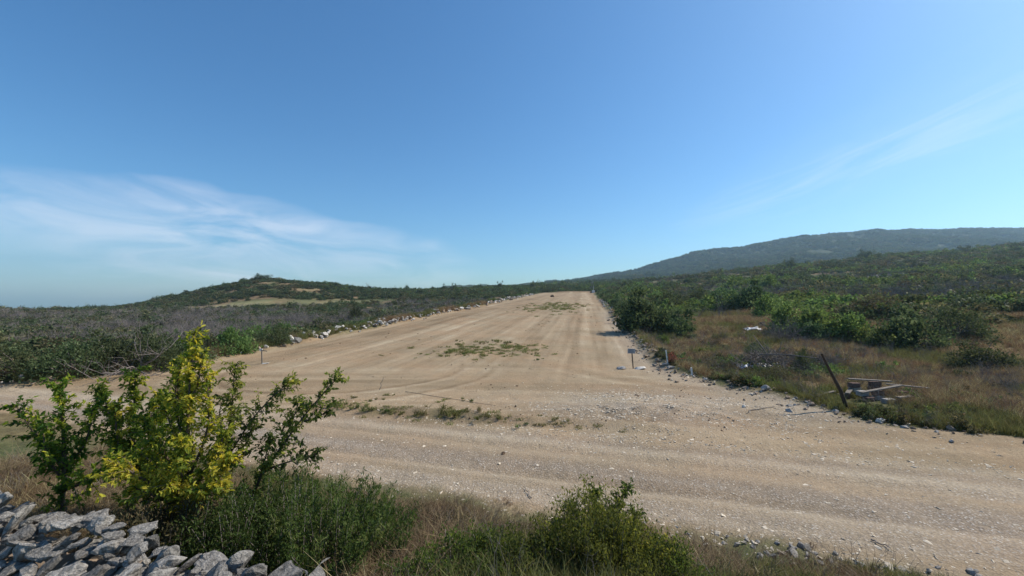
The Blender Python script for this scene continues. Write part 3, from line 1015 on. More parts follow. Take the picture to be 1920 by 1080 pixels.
def far_scrub():
    rng = np.random.default_rng(77)
    # --- right hand slope
    n = 15000
    X, Y = sample_land(n, 42, 900, 0.05, 1.45, 0.85, rng)
    db = d_bare(X, Y)
    den = fbm(X * 0.045, Y * 0.045, 60, 4)
    mound = ell(X, Y, 27, 58, 13, 9)
    keep = (db < -3.0) & (den > -0.16) & (mound < 0.25)
    keep &= ~((Y < 60) & (den < 0.05))
    X, Y, den = X[keep], Y[keep], den[keep]
    sc = np.clip(rng.lognormal(0.25, .35, len(X)), .6, 2.4) * np.clip(0.75 + Y / 400, .8, 2.2)
    S = np.stack([sc * 1.25, sc * 1.25, sc * rng.uniform(.8, 1.25, len(X))], 1)
    sel = rng.random(len(X))
    kind = np.where(den + 0.25 * (sel - .5) > 0.22, 2, np.where(sel < .62, 0, 1))
    for k, (nm, lab, pr) in enumerate((
            ('evergreen_scrub', 'dense dark green scrub covering the slope right of the field', FAR_SCRUB),
            ('dry_scrub', 'brownish half dry scrub mixed through the slope right of the field', FAR_OLIVE),
            ('leafy_scrub', 'paler leafy scrub in bands on the slope right of the field', FAR_LIGHT))):
        m = kind == k
        scatter(nm, lab, pts3(X[m], Y[m], -0.15), pr, S[m], 0.08)
    # --- left hand land and hill
    n = 14000
    X, Y = sample_land(n, 34, 420, -1.45, 0.16, 0.8, rng)
    db = d_bare(X, Y)
    pxx = 960 + X / Y * F
    den = fbm(X * 0.05, Y * 0.05, 61, 4)
    band = np.exp(-((Y - 186 - 0.05 * (pxx - 550)) / 9) ** 2) * (pxx > 340) * (pxx < 720)
    keep = (db < -3) & (band < 0.35)
    dead = (Y > 55) & (Y < 178) & (den < 0.12) & (db < -10)
    hill = Y > 185
    keep &= np.where(hill, (den > -0.20), np.where(dead, rng.random(n) < 0.5, den > -0.25))
    X, Y, den = X[keep], Y[keep], den[keep]
    sc = np.clip(rng.lognormal(0.0, .35, len(X)), .5, 2.0) * np.clip(0.8 + Y / 500, .8, 1.6)
    S = np.stack([sc * 1.3, sc * 1.3, sc * rng.uniform(.7, 1.1, len(X))], 1)
    sel = rng.random(len(X))
    kind = np.where(sel < .60, 0, 1)
    for k, (nm, lab, pr) in enumerate((
            ('hill_scrub', 'dark green scrub dotting the low hill and flats left of the field', FAR_SCRUB),
            ('heath_scrub', 'olive brown low scrub on the hill and flats left of the field', FAR_OLIVE))):
        m = kind == k
        scatter(nm, lab, pts3(X[m], Y[m], -0.15), pr, S[m], 0.08)
    n = 9000
    Y = rng.uniform(188, 300, n); t = rng.uniform(-1.25, 0.12, n); X = t * Y
    pxx = 960 + t * F
    keep = (d_bare(X, Y) < -4) & (fbm(X * 0.09, Y * 0.09, 62, 4) > -0.05 - 0.06 * (Y > 235)) & ~((Y < 198) & (pxx > 380) & (pxx < 700))
    X, Y = X[keep], Y[keep]
    sc = np.clip(rng.lognormal(0.1, .4, len(X)), .6, 2.6)
    scatter('hilltop_scrub', 'dark evergreen scrub covering the low rocky hill at the left', pts3(X, Y, -0.2), FAR_SCRUB + FAR_SCRUB + FAR_OLIVE[:2],
            np.stack([sc * 1.3, sc * 1.3, sc * rng.uniform(.7, 1.2, len(X))], 1), 0.08)
    # --- mountain forest, reads as a grain on the far ridge
    n = 26000
    Y = rng.uniform(650, 1750, n); t = rng.uniform(0.08, 1.35, n); X = t * Y
    kp = fbm(X * .012, Y * .006, 64, 4) > -.36
    X, Y = X[kp], Y[kp]
    sc = rng.uniform(2.5, 7.0, len(X))
    S = np.stack([sc * 1.2, sc * 1.2, sc], 1)
    scatter('mountain_forest', 'hazy blue green forest covering the far mountain on the right', pts3(X, Y, -1.0), FAR_SCRUB + FAR_SCRUB + FAR_OLIVE[:1], S, 0.05)
    # --- beyond the far end of the field and the left skyline
    n = 5000
    Y = rng.uniform(240, 520, n); t = rng.uniform(-0.5, 0.25, n); X = t * Y
    keep = d_bare(X, Y) < -2
    X, Y = X[keep], Y[keep]
    sc = np.clip(rng.lognormal(0.3, .3, len(X)), .7, 2.4)
    scatter('skyline_scrub', 'low dark scrub along the skyline beyond the end of the field', pts3(X, Y, -0.1), FAR_SCRUB + FAR_LIGHT[:1],
            np.stack([sc * 1.4, sc * 1.4, sc * 1.0], 1), 0.06)
    # --- grey leafless shrubs left of the field
    tw = twig_protos('dead_shrub', M_DEAD, 5, 9, 1.0, 0.55, 2, 0.014)
    n = 9000
    X, Y = sample_land(n, 40, 178, -1.3, 0.02, 0.9, rng)
    db = d_bare(X, Y)
    den = fbm(X * 0.05, Y * 0.05, 61, 4)
    keep = (db < -9) & (den < 0.10) & (fbm(X * .15, Y * .15, 63, 3) > -.12)
    X, Y = X[keep], Y[keep]
    sc = rng.uniform(0.6, 1.6, len(X))
    scatter('leafless_scrub', 'grey leafless scrub filling the flats left of the field', pts3(X, Y), tw, sc, 0.1)
    n = 2600
    X, Y = sample_land(n, 55, 300, 0.25, 1.3, 0.9, rng)
    keep = (d_bare(X, Y) < -8) & (fbm(X * 0.045, Y * 0.045, 60, 4) < 0.02)
    X, Y = X[keep], Y[keep]
    scatter('bare_thicket', 'grey brown leafless thicket in gaps of the right hand slope', pts3(X, Y), tw, rng.uniform(.8, 2.2, len(X)), 0.1)


far_scrub()


# ------------------------------------------------------------------ grass, weeds, gravel
DRY_T = tuft_protos('dry_tuft', M_DRY, 4, 46, 0.16, 0.42, 0.009, lean=.45)
STRAW_T = tuft_protos('straw_tuft', M_STRAW, 4, 46, 0.16, 0.40, 0.010, lean=.5)
RUST_T = tuft_protos('rusty_tuft', M_RUST, 4, 60, 0.20, 0.30, 0.009, lean=1.0)
GRN_T = tuft_protos('green_tuft', M_GRASS, 3, 46, 0.15, 0.36, 0.011, lean=.4)
LOW_T = tuft_protos('low_weed', M_WEED, 3, 34, 0.20, 0.10, 0.03, lean=1.0)
BROOM_T = tuft_protos('broom_tuft', M_BROOM, 3, 60, 0.15, 0.34, 0.012, lean=.35)


def ground_cover():
    rng = np.random.default_rng(5)
    # verge below the road
    n = 15000
    X = rng.uniform(-11, 11, n); Y = rng.uniform(2.4, 13, n)
    q = road_lo(X) - Y + 0.9 * fbm(X * 0.8, Y * 0.8, 70, 3)
    dens = sstep(0.0, 1.0, q)
    keep = (rng.random(n) < dens * 0.9)
    den = fbm(X * 0.5, Y * 0.5, 71, 3)
    gr = keep & (den > 0.10)
    dr = keep & ~gr
    hq = 0.35 + 0.85 * sstep(0, 1.6, q)
    ru = dr & (fbm(X * 0.7, Y * 0.7, 78, 3) + rng.normal(size=n) * .12 > -0.10)
    dr = dr & ~ru
    scatter('dry_grass', 'straw coloured dry grass on the bank below the stony road', pts3(X[dr], Y[dr], -.01), DRY_T + STRAW_T[:2] + RUST_T[:2], (rng.uniform(.4, 1.0, n) * hq)[dr] * 0.75, 0.25)
    stalk = twig_protos('stalk', M_TWIG, 4, 4, .42, .35, 2, .0035)
    k = rng.random(n) < .05
    k &= (q > .3)
    scatter('dry_stalks', 'thin dry weed stalks standing in the grass below the road', pts3(X[k], Y[k]), stalk, rng.uniform(.5, 1.1, k.sum()), .15)
    scatter('rusty_grass', 'matted reddish brown dead grass on the bank below the stony road', pts3(X[ru], Y[ru], -.01), RUST_T, (rng.uniform(.5, 1.0, n) * hq)[ru], 0.2)
    scatter('green_grass', 'patches of green grass on the bank below the stony road', pts3(X[gr], Y[gr], -.01), GRN_T, (rng.uniform(.5, 1.1, n) * hq)[gr] * 0.8, 0.2)
    # meadow right of the field
    n = 30000
    Y = 12 + 66 * rng.random(n) ** 1.5; X = rng.uniform(0.1, 1.45, n) * Y
    db = d_bare(X, Y) + 0.5 * fbm(X, Y, 72, 3)
    PB_ = ground_at(1440, 690); PP_ = ground_at(1640, 765)
    clear = ell(X, Y, PB_.x, PB_.y - .6, 3.0, 2.6) + ell(X, Y, PP_.x, PP_.y + .6, 1.6, 1.4)
    keep = (db < -0.6) & (rng.random(n) > clear * 1.3)
    den = fbm(X * 0.22, Y * 0.22, 73, 4)
    gr = keep & (den + 0.28 * np.exp(-((db + 2) / 2.2) ** 2) * (Y < 24) + 0.15 * (Y < 20) > 0.09)
    dr = keep & ~gr
    s = rng.uniform(.7, 1.5, n) * np.clip(.8 + Y / 60, .8, 1.8)
    scatter('meadow_grass', 'straw coloured and brown grass on the rough ground right of the field', pts3(X[dr], Y[dr], -.02), DRY_T + STRAW_T + RUST_T[:2], s[dr] * .7 * (1 + .8 * fbm(X * .3, Y * .3, 79, 2))[dr], 0.2)
    scatter('meadow_greens', 'yellow green grass and herbs on the rough ground right of the field', pts3(X[gr], Y[gr], -.02), GRN_T + LOW_T[:1], s[gr] * .85, 0.2)
    m = 1500
    Yh = 12.5 + 34 * rng.random(m) ** 1.2; Xh = XR(Yh) + .6 + rng.exponential(6.0, m)
    kh = (fbm(Xh * .3, Yh * .3, 80, 3) > .02) & (ell(Xh, Yh, PP_.x, PP_.y + .6, 2.0, 1.6) < .4)
    Xh, Yh = Xh[kh], Yh[kh]
    sh = rng.uniform(.16, .52, len(Xh))
    scatter('low_herbs', 'low brown green herbs and seedlings breaking up the rough grass at the right', pts3(Xh, Yh, -.03), FAR_OLIVE + FAR_SCRUB[:2] + FAR_LIGHT[:1], np.stack([sh, sh, sh * rng.uniform(.6, 1.3, len(sh))], 1), 0.1)
    tg = rng.random(m) < .35
    kt = kh.copy(); kt[kh] = tg[:kh.sum()]
    stw = twig_protos('dry_weed', M_TWIG, 4, 6, .7, .5, 2, .006)
    Xt = 8 + 22 * rng.random(420); Yt_ = 13 + 26 * rng.random(420)
    ok = d_bare(Xt, Yt_) < -.5
    scatter('dead_stalks', 'dead brown weed stalks standing through the rough grass at the right', pts3(Xt[ok], Yt_[ok]), stw, rng.uniform(.5, 1.5, ok.sum()), .25)
    # left strip outside the field
    n = 9000
    Y = 14 + 90 * rng.random(n) ** 1.4; X = XL(Y) - rng.exponential(3.5, n) - .3
    den = fbm(X * 0.3, Y * 0.3, 74, 3)
    gr = den > 0.0
    s = rng.uniform(.6, 1.3, n) * np.clip(.8 + Y / 60, .8, 1.9)
    ok = d_bare(X, Y) < -0.3
    scatter('edge_grass', 'dry grass between the stones and hedge left of the field', pts3(X[~gr & ok], Y[~gr & ok]), DRY_T, s[~gr & ok], 0.2)
    scatter('edge_greens', 'green grass between the stones and hedge left of the field', pts3(X[gr & ok], Y[gr & ok]), GRN_T, s[gr & ok], 0.2)
    # weeds on the bare soil
    n = 24000
    X = rng.uniform(-14, 40, n); Y = rng.uniform(11, 120, n)
    Xa = rng.uniform(-9, 5, n); Ya = rng.uniform(12, 19, n)
    Xb = G3.x + rng.normal(size=n) * 2.6; Yb = G3.y + rng.normal(size=n) * 2.2
    X = np.concatenate([X, Xa, Xb]); Y = np.concatenate([Y, Ya, Yb])
    w = patch_w(X, Y) * sstep(0.02, 0.25, fbm(X * 2.6, Y * 2.6, 75, 3))
    pr = np.concatenate([np.full(n, .8), np.full(n, .18), np.full(n, .05)])
    keep = (rng.random(len(X)) < w * pr) & (d_bare(X, Y) > 0.3)
    X, Y = X[keep], Y[keep]
    s = rng.uniform(.35, 1.1, len(X)) * np.clip(Y / 28, .7, 2.4)
    scatter('field_weeds', 'low green weeds in patches on the bare soil of the field', pts3(X, Y), LOW_T, s * 1.15, 0.12)
    # gravel
    n = 60000
    X = np.concatenate([rng.normal(5.8, 3.6, n // 2), rng.uniform(-9, 16, n // 2)])
    Y = np.concatenate([rng.normal(16.0, 2.2, n // 2), 6.5 + 12 * rng.random(n // 2)])
    rub = np.exp(-(((X - 5.8) / 5.0) ** 2 + ((Y - 16.0) / 3.0) ** 2))
    w = 0.12 + 1.0 * rub * sstep(-.2, .25, fbm(X * 0.8, Y * 0.8, 76, 3))
    w = np.maximum(w, 0.75 * np.exp(-((Y - road_lo(X) - .2) / .7) ** 2))
    w = np.maximum(w, 0.8 * np.exp(-((Y - road_hi(X) - .1) / .45) ** 2) * (X > -4))
    keep = (rng.random(n) < w) & (d_bare(X, Y) > -0.4)
    X, Y = X[keep], Y[keep]
    s = np.clip(rng.lognormal(-2.95, .5, len(X)), .015, .19)
    scatter('gravel', 'pale stone chips strewn over the road and its junction with the field', pts3(X, Y, .0), CHIPS, s, 0.16)
    # clods thrown up along the tracks
    n = 9000
    Y = 12 + 60 * rng.random(n) ** 1.8; X = rng.uniform(-1.0, .55, n) * Y
    w = sstep(0.1, 0.35, fbm(X * 0.5, Y * 0.5, 77, 3)) * 0.35 + patch_w(X, Y) * .6
    keep = (rng.random(n) < w) & (d_bare(X, Y) > 0.5) & (d_road(X, Y) < 0)
    X, Y = X[keep], Y[keep]
    s = np.clip(rng.lognormal(-2.6, .5, len(X)), .03, .22) * np.clip(Y / 30, .8, 1.5)
    scatter('soil_clods', 'small brown soil clods scattered over the cleared field', pts3(X, Y, .01), CLODS, s, 0.35)


ground_cover()


# ------------------------------------------------------------------ bushes that can be told apart
KW = {'fig': 'dark broad-leaved', 'scrub': 'dark fine-leaved', 'light': 'pale green', 'olive': 'grey olive'}


def part(Y, a, b):
    u = math.log(Y / a) / math.log(b / a)
    return ('nearest', 'near', 'middle', 'far', 'furthest')[max(0, min(4, int(u * 5)))]


def bushes_right():
    B = bush_px
    B('fig', 1238, 628, 128, 84, 'biggest dark leafy bush beside the field edge, its shadow on the soil')
    B('fig', 1283, 630, 62, 46, 'smaller dark bush against the right side of the biggest field-edge bush')
    B('light', 1243, 650, 26, 28, 'small bright green shrub in front of the biggest field-edge bush')
    B('fig', 1192, 598, 56, 46, 'dark bush just beyond the biggest bush on the right field edge')
    B('scrub', 1262, 585, 80, 50, 'dark bush close behind the biggest field-edge bush')
    B('light', 1240, 572, 60, 34, 'mid green bush in the thicket behind the biggest field-edge bush')
    B('fig', 1410, 586, 84, 62, 'tall dark bush behind the brown grassy mound')
    B('fig', 1364, 580, 80, 52, 'dark spreading bush at the left back of the brown grassy mound')
    B('light', 1452, 596, 66, 52, 'leafy mid green bush at the right end of the brown mound')
    B('scrub', 1325, 570, 66, 40, 'dark bush between the mound and the field edge thicket')
    B('light', 1392, 545, 60, 40, 'rounded pale bush behind the tall dark bush at the mound')
    B('light', 1450, 545, 46, 38, 'upright green bush standing above the row behind the mound')
    B('light', 1500, 628, 96, 66, 'pale leafy bush at the left end of the light green row')
    B('light', 1556, 636, 104, 74, 'pale leafy bush in the middle of the light green row')
    B('fig', 1534, 640, 46, 44, 'darker bush wedged in the middle of the light green row')
    B('light', 1618, 642, 100, 66, 'pale leafy bush towards the right of the light green row')
    B('light', 1672, 655, 90, 56, 'low pale bush at the right end of the light green row')
    B('olive', 1668, 600, 140, 66, 'grey green feathery bush above the right end of the light green row')
    B('olive', 1590, 575, 90, 40, 'grey green low bush behind the light green row')
    B('fig', 1745, 660, 110, 80, 'dark bush beyond the right end of the light green row')
    B('scrub', 1830, 640, 120, 80, 'large dark bush furthest along past the light green row')
    B('scrub', 1880, 700, 120, 70, 'low dark bush near the pallets on the rough ground')
    B('scrub', 1516, 700, 44, 56, 'dark green shrub beside the tarpaulin on the brush pile')
    B('olive', 1358, 702, 62, 34, 'dark olive shrub on the stony edge left of the tarpaulin')
    B('olive', 1405, 722, 70, 36, 'low olive shrub below the pale tarpaulin')
    B('light', 1325, 668, 42, 20, 'low bright green herb clump on the brown grass past the marker stake')
    B('olive', 1512, 742, 40, 34, 'grey green tuft at the foot of the leaning pole')
    B('olive', 1468, 716, 86, 44, 'rough olive shrub on the right flank of the dark tarpaulin')
    B('light', 1562, 708, 70, 30, 'low yellowish green shrub right of the shrub beside the tarpaulin')
    B('scrub', 1432, 672, 60, 34, 'dark low shrub at the back of the brush pile')
    B('olive', 1625, 735, 60, 30, 'olive tuft of shrub between the leaning pole and the board stack')
    B('light', 1650, 785, 60, 26, 'low green herb clump in front of the board stack')
    B('olive', 1340, 650, 50, 22, 'low olive herb clump on the brown grass right of the biggest bush')
    # dark trees that stand above the slope
    B('scrub', 1485, 505, 26, 26, 'dark round tree standing alone high on the right slope', cat='tree', name='tree')
    B('scrub', 1630, 487, 26, 24, 'dark round tree near the top right of the slope', cat='tree', name='tree')
    B('scrub', 1552, 490, 34, 14, 'dark low tree between the two round trees on the slope', cat='tree', name='tree')
    B('scrub', 1310, 516, 20, 12, 'small dark tree at the foot of the mountain, right of the field end', cat='tree', name='tree')
    # the row that follows the field edge
    rng = random.Random(4)
    Y = 52
    while Y < 225:
        off = rng.uniform(1.2, 3.2)
        x = float(XR(Y)) + off
        k = rng.choice(['fig', 'fig', 'scrub', 'light'])
        w = rng.uniform(3.0, 5.0); h = rng.uniform(2.0, 3.2)
        place_bush(k, (x + w * .35, Y, hz(x + w * .35, Y) - .1), w, h, KW[k] + ' bush in the ' + part(Y, 52, 225) + ' part of the row along the right field edge', 'bushes in the row along the right edge of the field')
        Y += rng.uniform(2.6, 4.8)
    rng = random.Random(8)
    for i in range(46):
        Y = rng.uniform(48, 120); x = float(XR(Y)) + rng.uniform(6, 60)
        if ell(np.array([x]), np.array([Y]), 27, 58, 15, 11)[0] > .25: continue
        k = rng.choice(['fig', 'scrub', 'scrub', 'light', 'olive'])
        w = rng.uniform(3.0, 5.5); h = rng.uniform(1.6, 2.8)
        place_bush(k, (x, Y, hz(x, Y) - .15), w, h, KW[k] + ' bush in the ' + part(Y, 48, 120) + ' belt of scrub behind the brown mound', 'bushes scattered through the scrub on the right slope')


def bushes_left():
    B = bush_px
    B('scrub', 262, 700, 120, 80, 'big dark bush with bare grey limbs at the near end of the left hedge')
    B('scrub', 180, 705, 120, 84, 'big dark bush before the one with bare grey limbs')
    B('scrub', 90, 715, 140, 90, 'dark bush behind the stone wall end of the left hedge')
    B('scrub', 0, 720, 140, 90, 'outermost dark bush of the left hedge')
    B('scrub', 330, 682, 90, 62, 'dark bush of the left hedge just above the yellow green tree')
    B('scrub', 385, 668, 76, 60, 'dark green bush of the left hedge right of the yellow green tree top')
    B('light', 425, 662, 74, 56, 'bright green bush in the left hedge')
    B('light', 482, 645, 44, 52, 'tall light green bush rising from the left hedge')
    B('scrub', 462, 655, 60, 44, 'dark bush behind the small post with a white head')
    B('scrub', 508, 648, 56, 48, 'dark dense bush right of the tall light green hedge bush')
    B('light', 530, 640, 40, 46, 'slim yellowish green bush in the left hedge')
    B('scrub', 560, 634, 60, 34, 'dark bush behind the white boulder on the left edge')
    B('scrub', 610, 624, 60, 30, 'dark green bush of the left hedge beyond the white boulder')
    B('scrub', 662, 606, 30, 44, 'tall dark cypress-like bush standing in the grey leafless scrub')
    rng = random.Random(14)
    Y = 52
    while Y < 215:
        x = float(XL(Y)) - rng.uniform(1.6, 3.2)
        k = rng.choice(['scrub', 'scrub', 'fig', 'light', 'olive'])
        w = rng.uniform(2.2, 4.2); h = rng.uniform(1.0, 1.9)
        place_bush(k, (x - w * .4, Y, hz(x - w * .4, Y) - .1), w, h, KW[k] + ' low bush in the ' + part(Y, 52, 215) + ' part of the hedge along the left field edge', 'bushes of the hedge along the left edge of the field')
        Y += rng.uniform(2.2, 4.2)
    # single trees that break the left skyline
    labs = ['dark round tree alone on the left skyline', 'small tree on the skyline right of the dark round one', 'tiny tree on the skyline between hill and field end',
            'spreading tree on the skyline above the far hedge', 'small dark tree on the skyline near the field end', 'dark tree at the crown of the left hill',
            'second dark tree at the crown of the left hill', 'upright dark tree on the skyline above the end of the hedge']
    for (px, w, h, Y), lab in zip([(763, 14, 12, 280), (810, 8, 8, 300), (832, 9, 11, 300), (851, 12, 10, 300), (900, 10, 8, 300), (492, 20, 9, 262), (455, 12, 8, 262), (938, 11, 12, 300)], labs):
        x = (px - 960) / F * Y
        k = Y / F
        place_bush('scrub', (x, Y, hz(x, Y) - .2), w * k * 1.35, h * k * 1.15 + .9, lab, cat='tree', name='tree', group='lone trees on the left skyline')
    for (px, w, h, lab) in ((1085, 26, 18, 'dark bush clump at the far end of the field'), (1052, 24, 9, 'light green bush clump at the far end of the field'),
                            (1016, 8, 14, 'thin dark tree on the skyline at the far end of the field'), (1000, 8, 10, 'small dark tree on the skyline left of the field end')):
        Y = 250; x = (px - 960) / F * Y; k = Y / F
        place_bush('light' if 'light' in lab else 'scrub', (x, Y, hz(x, Y) - .2), w * k, h * k, lab)


bushes_right()
bushes_left()


# ------------------------------------------------------------------ bare branches
def bare(name, label, cat, loc, h, n0, spread, seed, mat=None, r0=0.02, depth=2, group=None, tilt=(0, 0, 0)):
    rng = np.random.default_rng(seed)
    V, Fq = tube_geo(twig_paths(rng, n0, h, spread, depth, r0), 5)
    o = link(name, mesh_np(name, V, Fq, mat or M_DEAD, True), label=label, cat=cat, group=group)
    o.location = loc; o.rotation_euler = tilt
    return o


p = ground_at(275, 697)
bare('dead_branches', 'pale bare limbs sticking out of the dark bush at the left', 'branches', (p.x, p.y - .5, p.z + .2), 2.4, 9, 1.6, 3, r0=.04, tilt=(R(25), R(35), 0))
for px, py, h, lab in ((417, 606, 1.9, 'thin bare sapling standing in the grey scrub above the bright green bush'), (352, 610, 2.2, 'bare grey sapling left of the bright green hedge bush'),
                       (560, 600, 2.4, 'bare grey sapling above the white boulder'), (720, 590, 2.2, 'bare grey sapling in the flats left of the hedge')):
    p = ground_at(px, py)
    bare('bare_sapling', lab, 'sapling', p, h * p.y / 60, 3, .25, int(px), r0=.05, group='bare saplings in the flats left of the field')
for px, Y, hpx, lab in ((1108, 262, 22, 'tall thin bare tree at the very end of the field'), (1114, 264, 18, 'second thin bare tree at the very end of the field'), (690, 270, 12, 'thin bare tree on the skyline right of the left hill')):
    x = (px - 960) / F * Y
    bare('bare_tree', lab, 'tree', (x, Y, hz(x, Y)), hpx * Y / F * .9, 2, .12, int(px), r0=.14)


# ------------------------------------------------------------------ rows of cleared stones
def stone_row(name, label, line, n, smin, smax, spread, meshes, seed, heap=0.25, cat='stone row'):
    rng = np.random.default_rng(seed)
    root = empty(name, (float(line[0][0]), float(line[0][1]), hz(*line[0])), label=label, cat=cat)
    line = np.array(line, float)
    seg = np.r_[0, np.cumsum(np.linalg.norm(np.diff(line, axis=0), axis=1))]
    rows = []
    for i in range(n):
        s = rng.uniform(0, seg[-1])
        x = np.interp(s, seg, line[:, 0]) + rng.normal() * spread; y = np.interp(s, seg, line[:, 1]) + rng.normal() * spread * .6
        z = rng.lognormal(0, .45) * (smin + smax) / 2
        rows.append((x, y, float(np.clip(z, smin, smax * 1.5))))
    for x, y, z in rows:
        m = meshes[rng.integers(len(meshes))]
        o = bpy.data.objects.new('stone', m)
        COL.objects.link(o)
        o.parent = root
        zz = hz(x, y) + z * (.12 if heap > .18 else .02) + abs(rng.normal()) * heap * .4
        o.location = (x - root.location.x, y - root.location.y, zz - root.location.z)
        o.rotation_euler = rng.normal(size=3) * np.array([.35, .35, 3])
        o.scale = (z * rng.uniform(.8, 1.4), z * rng.uniform(.8, 1.2), z * rng.uniform(.7, 1.1))
    return root


def lineL(y0, y1, off, n=40):
    ys = np.linspace(y0, y1, n)
    return [(float(XL(y)) - off, float(y)) for y in ys]


stone_row('stone_row', 'row of pale cleared stones along the left edge of the field, middle stretch', lineL(38, 78, .5), 295, .22, .62, .5, PROCKS + ROCKS[:2] + BROCKS[:1], 1, .5)
stone_row('stone_row', 'sparse brown stones along the left edge nearer than the white boulder', lineL(19, 38, .6), 120, .12, .32, .4, BROCKS + ROCKS[:2], 2, .2)
stone_row('stone_row', 'scattered stones along the far stretch of the left field edge', lineL(78, 200, .6), 240, .3, .85, .8, PROCKS[:3] + ROCKS[:2] + BROCKS[:3], 3, .5)
lr = [(float(XR(y)) + .25, float(y)) for y in np.linspace(13.2, 24, 40)]
stone_row('stone_row', 'loose pale stones along the curved right edge of the bare soil', lr, 290, .05, .24, .62, BROCKS + CHIPS[:3] + ROCKS[:2], 4, .08)
lr = [(float(XR(y)) + .3, float(y)) for y in np.linspace(24, 44, 40)]
stone_row('stone_row', 'brown and grey stones under the biggest bush on the right field edge', lr, 150, .10, .34, .5, ROCKS[:3] + BROCKS, 5, .15)
lr = [(float(XR(y)) + .4, float(y)) for y in np.linspace(44, 130, 40)]
stone_row('stone_row', 'stones under the bush row on the far right field edge', lr, 120, .2, .5, .45, ROCKS + BROCKS, 6, .2)
lr = [(x, float(road_lo(x)) - .1) for x in np.linspace(2.0, 9, 30)]
stone_row('stone_row', 'pale stones along the near edge of the road above the grassy bank', lr, 160, .05, .13, .3, ROCKS + CHIPS, 9, .03)


def far_wall(label, px0, py0, px1, py1, seed):
    a = ground_at(px0, py0); b = ground_at(px1, py1)
    rng = np.random.default_rng(seed)
    root = empty('dry_stone_wall', a, label=label, cat='stone wall')
    n = 110
    for i in range(n):
        u = rng.random(); lev = rng.integers(0, 3)
        x = a.x + (b.x - a.x) * u; y = a.y + (b.y - a.y) * u
        o = bpy.data.objects.new('stone', ROCKS[rng.integers(len(ROCKS))])
        COL.objects.link(o); o.parent = root
        s = rng.uniform(.6, 1.1)
        o.location = (x - a.x, y - a.y + rng.normal() * .25, hz(x, y) + .15 + lev * .32 - a.z)
        o.scale = (s * 1.4, s, s * .7)
        o.rotation_euler = (rng.normal() * .2, rng.normal() * .2, rng.normal() * 3)
    return root


far_wall('pale low stone wall line among the scrub halfway up the right slope', 1395, 533, 1555, 529, 21)
far_wall('short pale stone wall line higher up near the right end of the slope', 1605, 523, 1700, 517, 22)

# single boulders and slabs


def boulder(px, py, size, label, meshes=ROCKS, name='boulder', cat='boulder', mat=None, flat=1.0, rz=0.0, group=None):
    p = ground_at(px, py)
    m = meshes[int(px) % len(meshes)]
    if mat is not None:
        m = m.copy(); m.materials.clear(); m.materials.append(mat)
    o = link(name, m, label=label, cat=cat, group=group)
    o.location = (p.x, p.y, p.z + size * .18 * flat)
    o.scale = (size, size * .8, size * flat)
    o.rotation_euler = (R(4), R(-5), rz)
    return o


M_PALE = mat_simple('bleached_stone', (0.42, 0.39, 0.34), (0.64, 0.60, 0.54), 6, 0.85, 0.4, 0.02, 0.2)
boulder(540, 642, 1.3, 'white boulder on the left edge of the field', mat=M_PALE)
boulder(555, 642, 1.2, 'grey boulder touching the white boulder on the left edge', flat=.8)
boulder(498, 652, .55, 'small white stone behind the post with a white head', mat=M_PALE)
boulder(533, 650, .5, 'ochre lump of stone below the white boulder', BROCKS)
boulder(1036, 557, 1.9, 'dark stump-like boulder alone near the far end of the field', BROCKS, mat=M_CLOD, flat=1.2)
boulder(1165, 692, .85, 'flat grey slab left of the sign post', name='stone_slab', cat='slab', flat=.35)
boulder(1198, 692, .95, 'flat bright white slab right of the sign post', name='stone_slab', cat='slab', mat=M_PALE, flat=.35)
boulder(498, 682, .6, 'small white slab at the foot of the post with a white head', name='stone_slab', cat='slab', mat=M_PALE, flat=.25)
boulder(1378, 707, .55, 'pale stone in the grass left of the low olive shrub', mat=M_PALE)
boulder(1395, 765, .22, 'small pale stone alone on the soil below the stony edge', mat=M_PALE)
boulder(1611, 778, .3, 'upright white stone right of the foot of the leaning pole', mat=M_PALE, flat=1.3)
boulder(1650, 792, .35, 'pale stone on the stony edge below the pallets', mat=M_PALE)
boulder(1410, 724, .5, 'rounded brown stone poking from the low olive shrub', BROCKS)
boulder(1436, 731, .45, 'rounded grey stone at the rim of the soil under the brush pile')
boulder(944, 853, .17, 'dark clod alone in the middle of the road', CLODS, name='soil_clod', cat='clod', mat=M_CLOD)
boulder(1108, 549, 2.2, 'dark low heap beside the white post at the end of the field', BROCKS, mat=M_CLOD, flat=.8, name='soil_heap', cat='heap')


# ------------------------------------------------------------------ posts, signs, poles
def box(name, sx, sy, sz, mat, bev=0.004):
    import bmesh
    bm = bmesh.new()
    bmesh.ops.create_cube(bm, size=1)
    bmesh.ops.scale(bm, vec=(sx, sy, sz), verts=bm.verts)
    if bev:
        bmesh.ops.bevel(bm, geom=bm.edges[:], offset=bev, segments=1, affect='EDGES', profile=.5)
    m = bpy.data.meshes.new(name); bm.to_mesh(m); bm.free()
    m.materials.append(mat)
    return m


def sign_post():
    p = ground_at(1186, 691)
    k = p.y / F
    root = empty('sign_post', p, label='small grey sign board on a dark post between two flat slabs', cat='sign')
    H = 37 * k
    o = link('post', box('post', .055, .045, H, M_DARKWOOD), root); o.location = (0, 0, H / 2 - .05); o.rotation_euler = (0, R(-4), 0)
    tx = -H * math.sin(R(4))
    b = link('board', box('board', 14 * k, .02, 9 * k, M_SIGN), root); b.location = (tx + .01, -.04, H - 4.5 * k); b.rotation_euler = (0, R(2), 0)
    # faint rows of print: plain dark bars as they read in the photo
    for i, (w, dz) in enumerate(((10.5, 2.4), (9, .6), (10.5, -1.2), (7, -2.8))):
        q = link('print', box('print', w * k, .004, .75 * k, M_INK, 0), b); q.location = (-(10.5 - w) * k * .4, -.013, dz * k)


